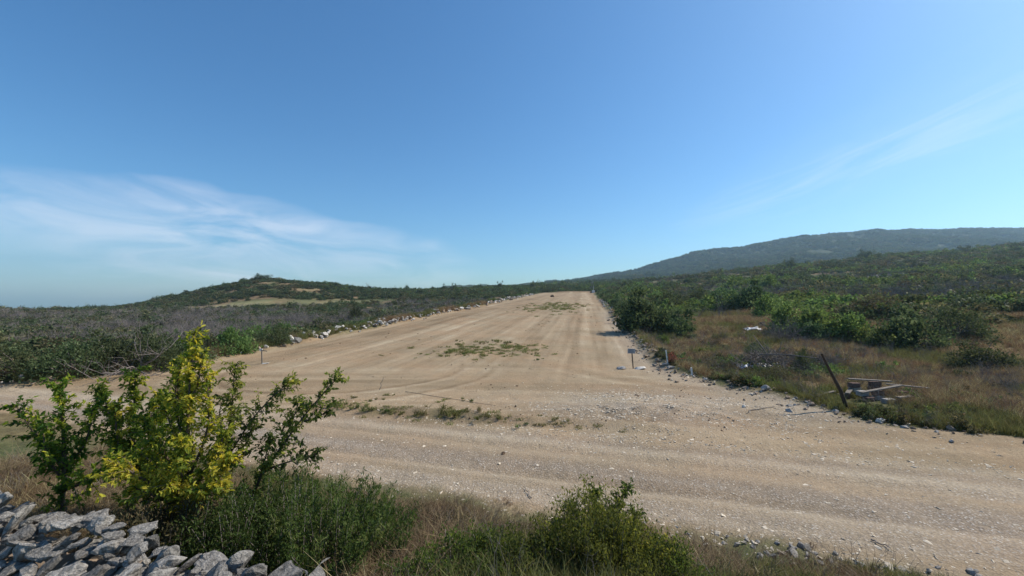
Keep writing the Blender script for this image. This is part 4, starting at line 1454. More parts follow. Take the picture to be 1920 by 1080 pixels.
def left_post():
    p = ground_at(491, 682)
    k = p.y / F
    root = empty('marker_post', p, label='thin post with a white head near the left edge of the field', cat='marker post')
    H = 27 * k
    o = link('post', box('post', .06, .06, H, M_WOOD), root); o.location = (0, 0, H / 2 - .05); o.rotation_euler = (0, R(-3), 0)
    b = link('head', box('head', 5.5 * k, .03, 4.5 * k, M_WHITE), root); b.location = (-.04, -.05, H - 1 * k)
    b = link('crosspiece', box('crosspiece', 11 * k, .03, 1.6 * k, M_WOOD), root); b.location = (.16, -.05, H - 2.6 * k); b.rotation_euler = (0, R(8), 0)


def stake():
    p = ground_at(1253, 684)
    k = p.y / F
    root = empty('marker_stake', p, rz=0, label='white topped stake hung with torn orange netting at the right field edge', cat='stake')
    H = 27 * k
    o = link('stake', box('stake', .06, .05, H, M_WHITE), root); o.location = (-.08, 0, H / 2); o.rotation_euler = (0, R(-7), 0)
    # torn netting: a crumpled mesh sheet of strips
    rng = np.random.default_rng(6)
    paths = []
    for i in range(9):
        x = .06 + i * .055
        pts = [(x + rng.normal() * .02, rng.normal() * .05, z + rng.normal() * .02) for z in np.linspace(.15, .8 - abs(i - 3) * .06, 6)]
        paths.append((np.array(pts), np.full(6, .014)))
    for j in range(8):
        z = .2 + j * .075
        pts = [(x, rng.normal() * .05, z + rng.normal() * .03) for x in np.linspace(.02, .5 - j * .02, 6)]
        paths.append((np.array(pts), np.full(6, .013)))
    V, Fq = tube_geo(paths, 4)
    link('netting', mesh_np('netting', V, Fq, M_RED), root)
    o2 = link('stick', box('stick', .5, .03, .03, M_RED), root); o2.location = (.75, 0, .35); o2.rotation_euler = (0, R(-8), 0)
    p = ground_at(1297, 704)
    k = p.y / F
    o = link('short_stake', box('short_stake', .08, .06, 15 * k, M_WHITE), label='short pale stake right of the orange netting', cat='stake')
    o.location = (p.x, p.y, p.z + 7 * k); o.rotation_euler = (0, R(-6), 0)


def pole():
    a = ground_at(1592, 768)
    b = W(1541, 664, a.y - .2)
    pts = [a - Vector((0, 0, .2)), a.lerp(b, .35) + Vector((.03, 0, 0)), a.lerp(b, .7), b]
    V, Fq = tube_geo([(np.array([tuple(q) for q in pts]) - np.array(a), np.array([.075, .065, .05, .038]))], 8)
    o = link('leaning_pole', mesh_np('leaning_pole', V, Fq, M_DARKWOOD, True), label='dark pole leaning left from the stony edge on the right', cat='pole')
    o.location = a
    a = ground_at(1560, 722)
    # thin rail running off to the left behind it
    b1 = W(1424, 664, 23.0); b2 = W(1535, 672, 21.5)
    V, Fq = tube_geo([(np.array([tuple(b1), tuple(b1.lerp(b2, .5) + Vector((0, 0, .08))), tuple(b2)]) - np.array(b1), np.array([.03, .03, .025]))], 5)
    o = link('long_stick', mesh_np('long_stick', V, Fq, M_DEAD, True), label='long pale stick lying level over the brush pile', cat='stick')
    o.location = b1
    o.location.z = b1.z


def pallets():
    p = ground_at(1640, 762)
    Yc = p.y + 1.0
    x = (1650 - 960) / F * Yc
    z = hz(x, Yc)
    rng = np.random.default_rng(13)
    root = empty('board_rack', (x, Yc, z), rz=R(6), label='weathered boards lying across low stacks of reddish blocks at the right', cat='board stack')
    bm = [box('block', .42, .24, .20, mt, .015) for mt in (M_BRICK, M_CONC, M_BRICK)]
    for ci, (cx, cy, lv) in enumerate(((-.85, 0, 2), (-.1, .1, 2), (.75, -.05, 2), (-.5, .75, 3), (.5, .8, 3), (1.5, .3, 2), (1.9, .5, 1), (-.3, -.5, 1), (.9, -.6, 1), (-1.3, .5, 1))):
        for l in range(lv):
            o = link('block', bm[(ci + l) % 3], root)
            o.location = (cx + rng.normal() * .04, cy + rng.normal() * .04, .07 + l * .203); o.rotation_euler = (rng.normal() * .02, rng.normal() * .02, rng.normal() * .15)
    for (bx, by, bz, ln, r, ry) in ((-.05, -.02, .46, 2.1, 5, -6), (.25, .80, .66, 1.8, -9, 3), (.6, -.6, .27, 1.6, 14, 1), (1.7, .45, .44, 1.5, -24, 3), (-1.0, .5, .29, 1.2, 38, -2)):
        o = link('plank', box('plank', ln, .16, .045, M_WOOD), root)
        o.location = (bx, by, bz); o.rotation_euler = (0, R(ry), R(r))
    o = link('loose_board', box('loose_board', 1.1, .14, .04, M_WOOD), label='loose grey board lying in the grass left of the board stack', cat='board')
    xx, yy = x - 1.7, Yc + .9
    o.location = (xx, yy, hz(xx, yy) + .12); o.rotation_euler = (0, R(-7), R(14))


def cloth(name, label, c, w, d, mat, seed, amp=.12, cat='tarpaulin'):
    rng = np.random.default_rng(seed)
    n = 26
    u, v = np.meshgrid(np.linspace(-.5, .5, n), np.linspace(-.5, .5, n))
    X = u * w + .06 * rng.normal(size=u.shape) * w / 8; Y = v * d
    Z = amp * fbm(u * 5, v * 5, seed, 4) * 2 + amp * .7 * np.exp(-((u * 2.2) ** 2 + (v * 2.2) ** 2))
    Xw = c.x + X; Yw = c.y + Y
    Zw = hgt(Xw.ravel(), Yw.ravel()).reshape(Xw.shape) - c.z + .12 + Z
    V = np.stack([X, Y, Zw], -1).reshape(-1, 3)
    idx = np.arange(n * n).reshape(n, n)
    Q = np.stack([idx[:-1, :-1], idx[:-1, 1:], idx[1:, 1:], idx[1:, :-1]], -1).reshape(-1, 4)
    cu = Q.mean(1) / (n * n)
    o = link(name, mesh_np(name, V, Q, mat, True), label=label, cat=cat)
    o.location = c
    sm = o.modifiers.new('thick', 'SOLIDIFY'); sm.thickness = .012
    return o


def brush_pile():
    c = ground_at(1440, 690)
    k = c.y / F
    rng = np.random.default_rng(9)
    # a mound of cut branches: many crossing limbs in one tangle
    paths = []
    for i in range(460):
        x, y = rng.normal() * 1.3, rng.normal() * 1.0
        zb = 1.05 * math.exp(-(x * x / 2.6 + y * y / 1.6)) * rng.random() + .05
        a = rng.uniform(0, 2 * math.pi); e = rng.uniform(-.15, .7)
        d = np.array([math.cos(a) * math.cos(e), math.sin(a) * math.cos(e), math.sin(e)])
        ln = rng.uniform(.4, 1.4); r = rng.uniform(.010, .026)
        pts = [np.array([x, y, zb])]
        for s in range(4):
            d = d + rng.normal(size=3) * .18; d /= np.linalg.norm(d); pts.append(pts[-1] + d * ln / 4)
        paths.append((np.array(pts), np.linspace(r, r * .3, 5)))
    V, Fq = tube_geo(paths, 4)
    root = empty('brush_pile', c, label='tangled heap of cut grey branches on the rough ground right of the sign', cat='brush pile')
    link('branches', mesh_np('branches', V, Fq, M_TWIG, True), root)
    # thicker limbs that stick out
    limbs = [((1452, 690), (1412, 628), .03), ((1450, 694), (1466, 640), .022), ((1490, 668), (1425, 664), .03), ((1380, 700), (1440, 680), .025), ((1470, 700), (1430, 640), .02)]
    for (a, b, r) in limbs:
        A = W(*a, c.y + rng.normal() * .2); Bv = W(*b, c.y + .5)
        mid = A.lerp(Bv, .5) + Vector((.05, 0, .06))
        V, Fq = tube_geo([(np.array([tuple(A - c), tuple(mid - c), tuple(Bv - c)]), np.array([r, r * .8, r * .45]) * 1.5)], 6)
        link('limb', mesh_np('limb', V, Fq, M_WOOD, True), root)
    cloth('tarpaulin', 'crumpled pale tarpaulin under the brush pile', ground_at(1410, 692), 1.5, .9, M_TARP, 3, .2)
    cloth('dark_tarpaulin', 'crumpled dark tarpaulin right of the pale one', ground_at(1440, 697), 1.3, .8, M_DARKTARP, 4, .3)
    cloth('plastic_sheet', 'pale plastic sheet further up in the brown grass above the brush pile', ground_at(1411, 619), 1.6, 1.0, M_TARP, 5, .15, 'sheet')
    boulder(1398, 618, .9, 'dark heap of earth beside the pale plastic sheet', CLODS, name='earth_heap', cat='heap', mat=M_CLOD)
    boulder(1432, 612, 1.2, 'dark stump in the brown grass right of the plastic sheet', CLODS, name='stump', cat='stump', mat=M_DARKWOOD, flat=.9)
    # second, lower heap higher up
    c2 = ground_at(1470, 640)
    bare('brush_heap', 'low heap of grey twigs above the main brush pile', 'brush pile', c2, 1.8, 60, 1.8, 12, r0=.022)
    c3 = ground_at(1530, 690)
    bare('twig_heap', 'spread of brown twigs behind the leaning pole', 'brush pile', c3, 1.5, 60, 2.4, 13, M_TWIG, r0=.020)
    # pale dry flower cushion on the shrub
    e = ground_at(1509, 690)
    V, Fq, T = blade_geo(420, rng, .55, .28, .02, lean=.5)
    o = link('straw_tussock', mesh_np('straw_tussock', V, Fq, M_DRY, False, T), label='pale straw tussock on top of the dark green shrub by the brush pile', cat='tussock')
    o.location = W(1509, 658, e.y + .4)


sign_post(); left_post(); stake(); pole(); pallets(); brush_pile()

# white post at the far end of the field
p = ground_at(1112, 549)
k = p.y / F
r0 = empty('boundary_post', p, label='thin pale post with a white base at the far end of the field', cat='post')
o = link('post', box('post', 1.2 * k, .3, 13 * k, M_CONC), r0); o.location = (.2, 0, 6.5 * k)
o = link('base', box('base', 4.5 * k, 1.0, 4.5 * k, M_WHITE, .05), r0); o.location = (0, -.8, 2.2 * k)


# fallen sticks on the soil, one standing in for wheel ruts
def stick(px0, py0, px1, py1, r, label, lift=0.03, mat=None, up=None):
    a = ground_at(px0, py0)
    b = ground_at(px1, py1) if up is None else W(px1, py1, a.y)
    rng = np.random.default_rng(int(px0))
    n = 7
    pts = []
    for i in range(n):
        q = a.lerp(b, i / (n - 1))
        z = max(hz(q.x, q.y), q.z if up else -99) + lift
        pts.append((q.x - a.x + rng.normal() * r * 1.5, q.y - a.y + rng.normal() * r * 1.5, z - a.z))
    V, Fq = tube_geo([(np.array(pts), np.linspace(r, r * .5, n))], 5)
    o = link('fallen_stick', mesh_np('stick', V, Fq, mat or M_TWIG, True), label=label, cat='stick')
    o.location = a


stick(997, 938, 983, 915, .012, 'dark bent twig lying on the near edge of the road')
stick(760, 736, 930, 762, .011, 'long dark stick shape standing in for wheel ruts on the soil above the weeds by the road')  # thin dark tube added in place of the rut lines, not a real stick
stick(713, 732, 719, 708, .016, 'thin twig standing upright in the soil above the roadside weeds', up=True)
stick(1629, 1015, 1668, 1031, .016, 'brown stick lying on the road at the lower right')
stick(1405, 772, 1450, 764, .02, 'brown stick on the soil below the stony edge')
stick(933, 1013, 958, 1006, .018, 'short dark branch lying on the dry grass bank')


# weeds along the upper roadside that can be told apart
def weeds_road():
    def ragged(seed, mat, nc, n, h, w):
        rg = np.random.default_rng(seed)
        pr = []
        for c in range(nc):
            V, Fq, T = blade_geo(n, rg, rg.uniform(.04, .11), h * rg.uniform(.5, 1.3), w, lean=.7)
            V = V + np.array([rg.normal() * .24, rg.normal() * .15, 0])
            pr.append((V, Fq, np.clip(T + rg.normal() * .2, 0, 1)))
        V, Fq, T = join_np(pr)
        return mesh_np('weed', V, Fq, mat, False, T)
    ms = [ragged(3, M_WEED, 7, 26, .17, .020), ragged(4, M_GRASS, 6, 24, .22, .015), ragged(5, M_BROOM, 5, 26, .15, .022), ragged(6, M_WEED, 9, 18, .12, .022), ragged(7, M_GRASS, 4, 30, .26, .014)]
    spots = [(645, 762, 1.5), (692, 768, 1.3), (733, 771, .9), (752, 773, 1.0), (795, 776, 1.3), (835, 776, 1.5), (851, 778, 1.0), (880, 752, .8), (829, 752, .9), (893, 770, .8), (912, 782, 1.0),
             (940, 785, .9), (975, 793, .9), (1027, 798, .9), (1045, 790, .8), (728, 741, .6), (664, 746, .6), (700, 752, .7), (872, 650, 1.0), (905, 645, 1.3), (930, 640, 1.4), (950, 644, 1.6),
             (965, 650, 1.6), (985, 655, 1.2), (1003, 664, 1.1), (845, 660, 1.4), (830, 668, 1.0), (870, 665, 1.1), (895, 662, 1.1), (858, 640, .9), (925, 658, 1.0), (788, 664, .7), (1010, 675, .8)]
    for i, (px, py, s) in enumerate(spots):
        p = ground_at(px, py)
        o = bpy.data.objects.new('weed', ms[i % 5])
        COL.objects.link(o)
        o.location = p; o.scale = (s, s, s * .8); o.rotation_euler = (0, 0, i * 1.7)
        side = 'left end' if px < 740 and i < 18 else 'middle' if px < 900 and i < 18 else 'right end'
        if i >= 18: side = 'left half' if px < 900 else 'right half'
        sz = 'large' if s >= 1.3 else 'small' if s < .95 else 'medium'
        if i < 18:
            tag(o, sz + ' green weed at the ' + side + ' of the strip above the road', 'weed', 'weeds in the strip beside the road')
        else:
            tag(o, sz + ' green weed in the ' + side + ' of the patch in mid field', 'weed', 'weeds in the middle of the field')


weeds_road()


# ------------------------------------------------------------------ the house on the mountain foot
def house():
    Y = 640; px = 1597
    x = (px - 960) / F * Y
    z = hz(x, Y)
    q = W(px, 470, Y)
    root = empty('white_house', (x, Y, z), rz=R(12), label='small white house far off at the foot of the mountain', cat='house')
    wdt, dep, hh = 12.0, 7.0, 3.2
    o = link('wall', box('wall', wdt, dep, hh + 1.5, M_WHITE, 0), root); o.location = (0, 0, hh / 2)
    import bmesh
    bm = bmesh.new()
    z0 = hh + .77
    vs = [bm.verts.new(v) for v in ((-wdt / 2 - .4, -dep / 2 - .4, z0), (wdt / 2 + .4, -dep / 2 - .4, z0), (wdt / 2 + .4, dep / 2 + .4, z0), (-wdt / 2 - .4, dep / 2 + .4, z0), (-wdt / 2 - .4, 0, z0 + 1.5), (wdt / 2 + .4, 0, z0 + 1.5))]
    for f in ((0, 1, 5, 4), (2, 3, 4, 5), (0, 4, 3), (1, 2, 5), (0, 3, 2, 1)): bm.faces.new([vs[i] for i in f])
    m = bpy.data.meshes.new('roof'); bm.to_mesh(m); bm.free(); m.materials.append(M_TILE)
    link('roof', m, root)
    for i in range(4):
        f = link('window', box('window', 1.1, .12, 1.2, M_DARKGLASS, 0), root); f.location = (-4.2 + i * 2.8, -dep / 2 - .03, 1.9)


house()


# ------------------------------------------------------------------ dry stone wall at the lower left
def near_wall():
    rng = np.random.default_rng(31)
    M_WALL = mat_simple('lichen_limestone', (0.10, 0.092, 0.082), (0.44, 0.41, 0.37), 9, 0.9, 1.0, 0.06, 0.15, 0.35, 9)
    slabs = [rock_mesh('wall_stone', 3000 + i, M_WALL, rng.uniform(.34, .62), 20, .42) for i in range(14)]
    root = empty('dry_stone_wall', (-3.6, 4.1, 1.0), label='rough dry stone wall of tilted grey limestone slabs at the lower left', cat='stone wall')
    A = Vector((-7.6, 5.75)); Bp = Vector((-1.45, 3.22))
    dirv = (Bp - A); Lw = dirv.length; dirv /= Lw
    nv = Vector((dirv.y, -dirv.x))          # towards the camera
    cnt = 0
    for row in range(6):                     # across, from the far face towards the camera
        for lev in range(3):                 # top level first
            if lev > 0 and row != 0: continue
            s = 0.0
            while s < Lw and cnt < 296:
                sz = float(np.clip(rng.lognormal(-1.6, .42), .10, .38))
                c = A + dirv * s + nv * (row * .165 + rng.normal() * .04)
                top = 2.0 - .055 * max(0, Lw - s) - .05 * row + .08 * math.sin(s * 2.1 + row) + rng.normal() * .03
                # the end of the wall slumps
                top -= .25 * max(0, (s - Lw + .5) / .5)
                z = top - lev * .28
                o = bpy.data.objects.new('stone', slabs[rng.integers(len(slabs))])
                COL.objects.link(o); o.parent = root
                o.location = (c.x - root.location.x, c.y - root.location.y, z - root.location.z)
                o.rotation_euler = (rng.normal() * .25, -rng.uniform(-.2, .95), rng.normal() * .8 + .15)
                o.scale = (sz * rng.uniform(1.0, 1.4), sz * rng.uniform(.9, 1.4), sz * rng.uniform(.7, 1.2))
                cnt += 1
                s += sz * .58
    # the inside of the wall: packed rubble
    paths = []
    n = 70
    V = []; Fq = []
    u = np.linspace(0, Lw - .35, n); w = np.linspace(0.02, .82, 12)
    U, Wv = np.meshgrid(u, w)
    Xc = A.x + dirv.x * U + nv.x * Wv; Yc = A.y + dirv.y * U + nv.y * Wv
    Zc = 1.84 - .055 * np.maximum(0, Lw - U) - .25 * Wv + .16 * fbm(Xc * 4, Yc * 4, 90, 3)
    Zc[0, :] = 0.3; Zc[-1, :] = 0.3; Zc[:, -1] = 0.3; Zc[:, 0] = 0.3
    idx = np.arange(n * 12).reshape(12, n)
    Q = np.stack([idx[:-1, :-1], idx[:-1, 1:], idx[1:, 1:], idx[1:, :-1]], -1).reshape(-1, 4)
    P = np.stack([Xc - root.location.x, Yc - root.location.y, Zc - root.location.z], -1).reshape(-1, 3)
    link('rubble_core', mesh_np('rubble_core', P, Q, M_ROCK2, False), root)


near_wall()


# ------------------------------------------------------------------ foreground trees and shrubs
def smooth_path(pts, n=12):
    pts = [np.array(p, float) for p in pts]
    P = [pts[0]] + pts + [pts[-1]]
    out = []
    m = len(pts) - 1
    for i in range(m):
        p0, p1, p2, p3 = P[i], P[i + 1], P[i + 2], P[i + 3]
        k = max(2, n // m)
        for j in range(k):
            t = j / k
            out.append(.5 * ((2 * p1) + (-p0 + p2) * t + (2 * p0 - 5 * p1 + 4 * p2 - p3) * t * t + (-p0 + 3 * p1 - 3 * p2 + p3) * t ** 3))
    out.append(pts[-1])
    return np.array(out)


def leafy_branch(rng, path, spread, nleaf, lsize, tint_mu, start=.12, side_n=10, droop=.35):
    """side shoots along a limb, each with paired leaflets; returns twig paths and leaf arrays"""
    twigs, P, D, T = [], [], [], []
    n = len(path)
    for k in range(side_n):
        u = start + (1 - start) * (k + rng.random()) / side_n
        i = min(n - 2, int(u * (n - 1)))
        base = path[i] * (1 - (u * (n - 1) - i)) + path[i + 1] * (u * (n - 1) - i)
        tan = path[i + 1] - path[i]; tan /= np.linalg.norm(tan) + 1e-9
        d = rng.normal(size=3); d -= tan * d.dot(tan); d /= np.linalg.norm(d); d = d * .9 + tan * .8 + np.array([0, 0, .15]); d /= np.linalg.norm(d)
        ln = spread * rng.uniform(.4, 1.35) * (1.1 - .55 * u)
        pts = [base]
        for s in range(4):
            d = d + rng.normal(size=3) * .13 - np.array([0, 0, .05 * s]); d /= np.linalg.norm(d)
            pts.append(pts[-1] + d * ln / 4)
        pts = np.array(pts)
        twigs.append((pts, np.linspace(.006, .002, 5)))
        mu = tint_mu + rng.normal() * .17
        m = max(4, int(nleaf / side_n))
        for j in range(m):
            v = (j + rng.random()) / m * 4; q = min(3, int(v))
            b = pts[q] + (pts[q + 1] - pts[q]) * (v - q)
            tt = pts[q + 1] - pts[q]; tt /= np.linalg.norm(tt) + 1e-9
            ld = rng.normal(size=3); ld /= np.linalg.norm(ld)
            ld = ld * .85 + tt * .55 - np.array([0, 0, droop]); ld /= np.linalg.norm(ld)
            P.append(b + rng.normal(size=3) * .012); D.append(ld); T.append(mu + rng.normal() * .16)
    return twigs, np.array(P), np.array(D), np.array(T)


def leaf_object(name, mat, parts, lsize, parent, rng, narrow=.5, kind=None):
    P = np.concatenate([p[0] for p in parts]); D = np.concatenate([p[1] for p in parts]); T = np.concatenate([p[2] for p in parts])
    n = len(P)
    up = np.array([0, 0, 1.0]) + rng.normal(size=(n, 3)) * .6
    S = np.cross(D, up); S /= np.linalg.norm(S, axis=1, keepdims=True) + 1e-9
    Nn = np.cross(S, D)
    ln = lsize * rng.uniform(.4, 1.4, n)
    V, Fq = leaf_geo(P, D, S, Nn, ln, ln * narrow, True)
    return link(name, mesh_np(name, V, Fq, mat, False, np.repeat(np.clip(T, 0, 1), 2)), parent, kind=kind)


def sapling(label, base, limbs, mat, lsize, seed, trunk_r=.035, spread=.32, dens=150, cat='tree', name='young_tree', narrow=.5, start=.12, side_n=12, reach=None):
    """limbs: list of (points as (px,py,Y), tint, density factor)"""
    rng = np.random.default_rng(seed)
    root = empty(name, base, label=label, cat=cat)
    b0 = np.array(tuple(base))
    tw = []; lf = []
    for li, (pts, tint, df) in enumerate(limbs):
        wp = [np.array(tuple(W(*p))) - b0 for p in pts]
        if li == 0: wp = [np.array([0, 0, -.05])] + wp
        path = smooth_path(wp, 14)
        r = trunk_r if li == 0 else trunk_r * .62
        V, Fq = tube_geo([(path, np.linspace(r, r * .22, len(path)))], 6)
        link('trunk' if li == 0 else 'branch', mesh_np('limb', V, Fq, M_BARK, True), root)
        length = np.linalg.norm(np.diff(path, axis=0), axis=1).sum()
        t, P, D, T = leafy_branch(rng, path, spread, int(3.0 * dens * length * df), lsize, tint, start, int(1.7 * side_n * length), .3)
        tw += t; lf.append((P, D, T))
    V, Fq = tube_geo(tw, 3)
    link('twigs', mesh_np('twigs', V, Fq, M_BARK, False), root)
    leaf_object('foliage', mat, lf, lsize, root, rng, narrow)
    return root


def shrub_fine(label, px, py, Y, w, h, mat, n, lsize, seed, narrow=.22, up=.9, name='shrub', cat='shrub', nstem=60, tint=.5, depth=None, clump=.09):
    """a shrub of many thin upright shoots with small leaves along each"""
    rng = np.random.default_rng(seed)
    x = (px - 960) / F * Y
    z = hz(x, Y)
    root = empty(name, (x, Y, z), label=label, cat=cat)
    dep = depth or w * .8
    st, P, D, T = [], [], [], []
    per = max(4, n // nstem)
    for i in range(nstem):
        a = rng.uniform(0, 2 * math.pi); r = math.sqrt(rng.random())
        bx, by = math.cos(a) * r * w * .34, math.sin(a) * r * dep * .34
        gz = hz(x + bx, Y + by) - z
        tx, ty = bx * 1.45 + rng.normal() * .1, by * 1.45 + rng.normal() * .1
        hh = h * (1 - .5 * r * r) * rng.uniform(.55, 1.15)
        pts = smooth_path([(bx, by, gz), ((bx + tx) / 2 + rng.normal() * .05, (by + ty) / 2 + rng.normal() * .05, gz + hh * .55), (tx, ty, gz + hh)], 6)
        st.append((pts, np.linspace(.008, .002, len(pts))))
        mu = tint + rng.normal() * .14
        u = rng.uniform(.12, 1, per) ** .8 * (len(pts) - 1)
        q = np.minimum(len(pts) - 2, u.astype(int))
        b = pts[q] + (pts[q + 1] - pts[q]) * (u - q)[:, None] + rng.normal(size=(per, 3)) * clump
        d = rng.normal(size=(per, 3)) * .6; d[:, 2] += up; d /= np.linalg.norm(d, axis=1, keepdims=True)
        P.append(b); D.append(d); T.append(mu + rng.normal(size=per) * .15)
    V, Fq = tube_geo(st, 3)
    link('stem', mesh_np('stem', V, Fq, M_TWIG, False), root)
    leaf_object('foliage', mat, [(np.concatenate(P), np.concatenate(D), np.concatenate(T))], lsize, root, rng, narrow)
    return root


def fpos(px, Y):
    x = (px - 960) / F * Y
    return Vector((x, Y, hz(x, Y)))


# the yellow green young tree, its tall leader with lower limbs
Yt = 5.7
sapling('young tree with yellow green leaves rising tallest behind the stone wall', fpos(352, Yt), [
    ([(350, 930, Yt), (352, 800, Yt), (356, 720, Yt - .1), (364, 625, Yt)], .80, 1.05),
    ([(350, 880, Yt), (318, 790, Yt + .2), (300, 740, Yt + .3)], .60, 1.3),
    ([(352, 900, Yt), (385, 820, Yt - .1), (392, 760, Yt - .1), (388, 700, Yt)], .80, 1.0),
    ([(350, 940, Yt), (300, 880, Yt - .3), (262, 850, Yt - .4)], .70, 1.4),
    ([(350, 950, Yt), (392, 900, Yt - .4), (432, 860, Yt - .4)], .84, 1.3),
    ([(348, 830, Yt), (330, 770, Yt + .1), (340, 700, Yt + .2)], .66, 1.2),
    ([(345, 960, Yt), (330, 915, Yt - .5), (300, 900, Yt - .5)], .86, 1.2),
    ([(350, 960, Yt), (370, 920, Yt - .5), (415, 915, Yt - .5)], .84, 1.2),
    ([(350, 960, Yt), (340, 880, Yt - .45), (345, 830, Yt - .45)], .74, 1.3),
    ([(352, 760, Yt), (372, 715, Yt - .1), (378, 665, Yt)], .82, .9),
    ([(352, 800, Yt), (330, 740, Yt + .1), (345, 665, Yt + .1)], .74, .9),
    ([(350, 900, Yt), (290, 830, Yt - .2), (275, 790, Yt - .2)], .62, 1.3),
    ([(350, 930, Yt), (405, 860, Yt - .2), (418, 815, Yt - .2)], .72, 1.2),
    ([(350, 960, Yt), (290, 930, Yt - .5), (250, 915, Yt - .5)], .80, 1.3),
    ([(350, 950, Yt), (255, 890, Yt - .6), (225, 875, Yt - .6)], .80, 1.2),
], M_YELLOW, .062, 5, .032, .27, 165, side_n=15)
Ys = 5.9
sapling('slender green sapling with an open crown right of the yellow green tree', fpos(425, Ys), [
    ([(424, 900, Ys), (428, 820, Ys), (436, 750, Ys), (440, 685, Ys)], .76, .9),
    ([(426, 860, Ys), (470, 790, Ys - .1), (510, 745, Ys - .1), (548, 712, Ys)], .74, 1.0),
    ([(426, 880, Ys), (455, 840, Ys), (480, 800, Ys)], .38, 1.1),
    ([(427, 830, Ys), (410, 790, Ys + .1), (420, 740, Ys + .1)], .62, .8),
], M_SAPLING, .060, 6, .022, .30, 150, side_n=14)
Yr = 6.0
sapling('dark green sapling arching right with its tip highest over the road', fpos(468, Yr), [
    ([(478, 920, Yr), (520, 850, Yr), (570, 780, Yr), (635, 705, Yr)], .74, 1.0),
    ([(500, 880, Yr), (560, 860, Yr - .1), (592, 856, Yr - .1)], .22, .8),
    ([(520, 850, Yr), (548, 790, Yr + .1), (560, 750, Yr + .1)], .6, 1.0),
    ([(570, 790, Yr), (600, 780, Yr), (622, 760, Yr)], .42, 1.0),
    ([(480, 915, Yr), (500, 850, Yr + .1), (505, 820, Yr + .1)], .25, 1.0),
], M_SAPLING, .060, 7, .024, .27, 150, side_n=15)
Yd = 6.6
sapling('dense dark green young tree just left of and behind the yellow green one', fpos(255, Yd), [
    ([(255, 900, Yd), (250, 800, Yd), (256, 700, Yd)], .45, 1.5),
    ([(255, 880, Yd), (215, 800, Yd), (190, 730, Yd)], .45, 1.4),
    ([(255, 880, Yd), (300, 820, Yd), (315, 750, Yd)], .40, 1.5),
    ([(255, 900, Yd), (225, 850, Yd - .2), (215, 760, Yd - .2)], .5, 1.4),
    ([(255, 900, Yd), (285, 860, Yd - .2), (280, 760, Yd - .2)], .42, 1.5),
    ([(255, 900, Yd), (310, 870, Yd), (345, 840, Yd)], .35, 1.4),
], M_YELLOW, .066, 8, .04, .34, 190, side_n=16)
sapling('broad dark young tree left of the dense dark green one', fpos(120, 6.4), [
    ([(120, 900, 6.4), (118, 800, 6.4), (110, 720, 6.4)], .45, 1.5),
    ([(120, 880, 6.4), (70, 820, 6.4), (30, 760, 6.4)], .45, 1.4),
    ([(120, 880, 6.4), (160, 830, 6.4), (175, 760, 6.4)], .5, 1.4),
    ([(120, 900, 6.4), (90, 860, 6.2), (80, 800, 6.2)], .55, 1.4),
    ([(120, 920, 6.4), (190, 890, 6.0), (215, 870, 6.0)], .7, 1.4),
], M_YELLOW, .068, 9, .04, .34, 150, side_n=14)

shrub_fine('dense bright green broom-like shrub below the saplings', 580, 1000, 5.5, 2.7, 1.25, M_BROOM, 30000, .055, 41, .26, nstem=240, tint=.6, clump=.03)
shrub_fine('darker green shrub between the stone wall and the broom-like shrub', 455, 1000, 5.0, 1.5, 1.0, M_BROOM, 16000, .04, 42, .4, nstem=100, tint=.3, clump=.05)
shrub_fine('low brown leafed shrub under the yellow green tree', 330, 1000, 5.2, 1.9, .95, M_OLIVE, 12000, .045, 43, .4, nstem=80, tint=.45, clump=.05)
shrub_fine('small green shrub at the right end of the broom-like shrub', 700, 980, 6.1, 1.2, .75, M_BROOM, 7000, .04, 44, .25, nstem=60, tint=.4, clump=.05)

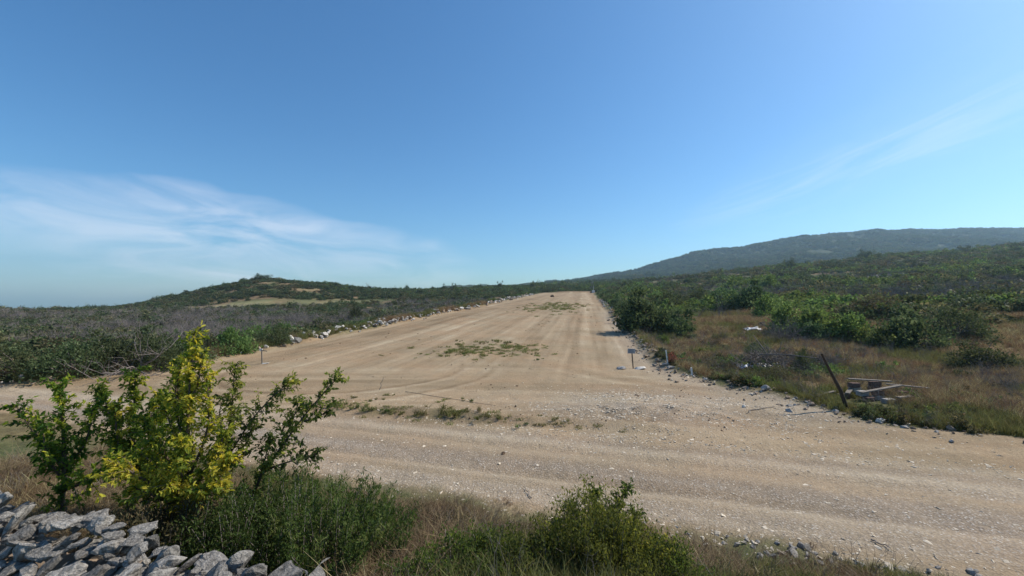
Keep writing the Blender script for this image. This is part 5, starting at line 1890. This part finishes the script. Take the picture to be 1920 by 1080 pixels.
# the ash-like shrub at the lower middle with open twigs over the road
Ya = 5.3
ash = [([(1130, 1060, Ya), (1135, 1000, Ya), (1150, 950, Ya), (1180, 915, Ya)], .48, 1.7),
       ([(1130, 1050, Ya), (1115, 980, Ya), (1118, 918, Ya)], .48, 1.5),
       ([(1130, 1060, Ya), (1090, 1000, Ya), (1072, 945, Ya)], .45, 1.4),
       ([(1130, 1060, Ya), (1060, 1010, Ya - .1), (1040, 985, Ya - .1)], .55, 1.1),
       ([(1130, 1070, Ya), (1180, 1010, Ya), (1190, 960, Ya)], .35, 1.0),
       ([(1130, 1070, Ya), (1200, 1030, Ya - .1), (1235, 1015, Ya - .1)], .4, 1.3),
       ([(1130, 1080, Ya), (1100, 1040, Ya - .3), (1090, 1010, Ya - .3)], .6, 1.5),
       ([(1130, 1080, Ya), (1160, 1040, Ya - .3), (1165, 1000, Ya - .3)], .4, 1.5)]
sapling('leafy green shrub at the lower middle with open sprays over the road edge', fpos(1130, Ya), ash, M_SAPLING, .05, 15, .018, .17, 200, 'shrub', 'shrub', .42, .05, 30)
shrub_fine('dense dark green bush at the foot of the open leafy shrub', 1120, 1040, 4.8, 1.5, .92, M_SAPLING, 26000, .036, 45, .42, nstem=140, tint=.35, clump=.05)
shrub_fine('dark green ground-hugging bush right of the open leafy shrub', 1230, 1050, 4.8, 1.2, .5, M_SAPLING, 14000, .034, 46, .42, nstem=90, tint=.25, clump=.05)
shrub_fine('green bramble clump at the bottom between the two big shrubs', 850, 1040, 4.6, 1.5, .42, M_SAPLING, 12000, .036, 47, .5, nstem=70, tint=.35, clump=.05)
shrub_fine('second green bramble clump touching the dark bush at the lower middle', 975, 1050, 4.6, 1.0, .42, M_SAPLING, 8000, .034, 48, .5, nstem=46, tint=.3, clump=.05)
shrub_fine('small olive shrub on the bank at the lower right', 1352, 1030, 5.0, .42, .36, M_OLIVE, 2600, .035, 49, .3, nstem=36, tint=.5, clump=.03)
shrub_fine('thin dark weed with upright stalks right of the olive shrub', 1422, 1030, 4.9, .36, .44, M_OLIVE, 1600, .03, 50, .3, nstem=30, tint=.15, clump=.02)
shrub_fine('brown twiggy bush at the bottom right corner of the bank', 1480, 1060, 4.5, .8, .28, M_OLIVE, 3000, .03, 51, .3, nstem=44, tint=.2, clump=.03)
shrub_fine('dark brown heath clump on the bank left of the middle', 850, 960, 6.9, .9, .34, M_OLIVE, 3600, .032, 52, .3, nstem=50, tint=.12, clump=.04)
shrub_fine('dark brown heath clump on the bank near the short branch', 960, 965, 6.5, .8, .3, M_OLIVE, 3200, .032, 53, .3, nstem=50, tint=.12, clump=.04)
shrub_fine('faded olive clump at the top of the bank below the road', 760, 930, 7.3, 1.1, .4, M_OLIVE, 4200, .034, 54, .3, nstem=50, tint=.3, clump=.04)
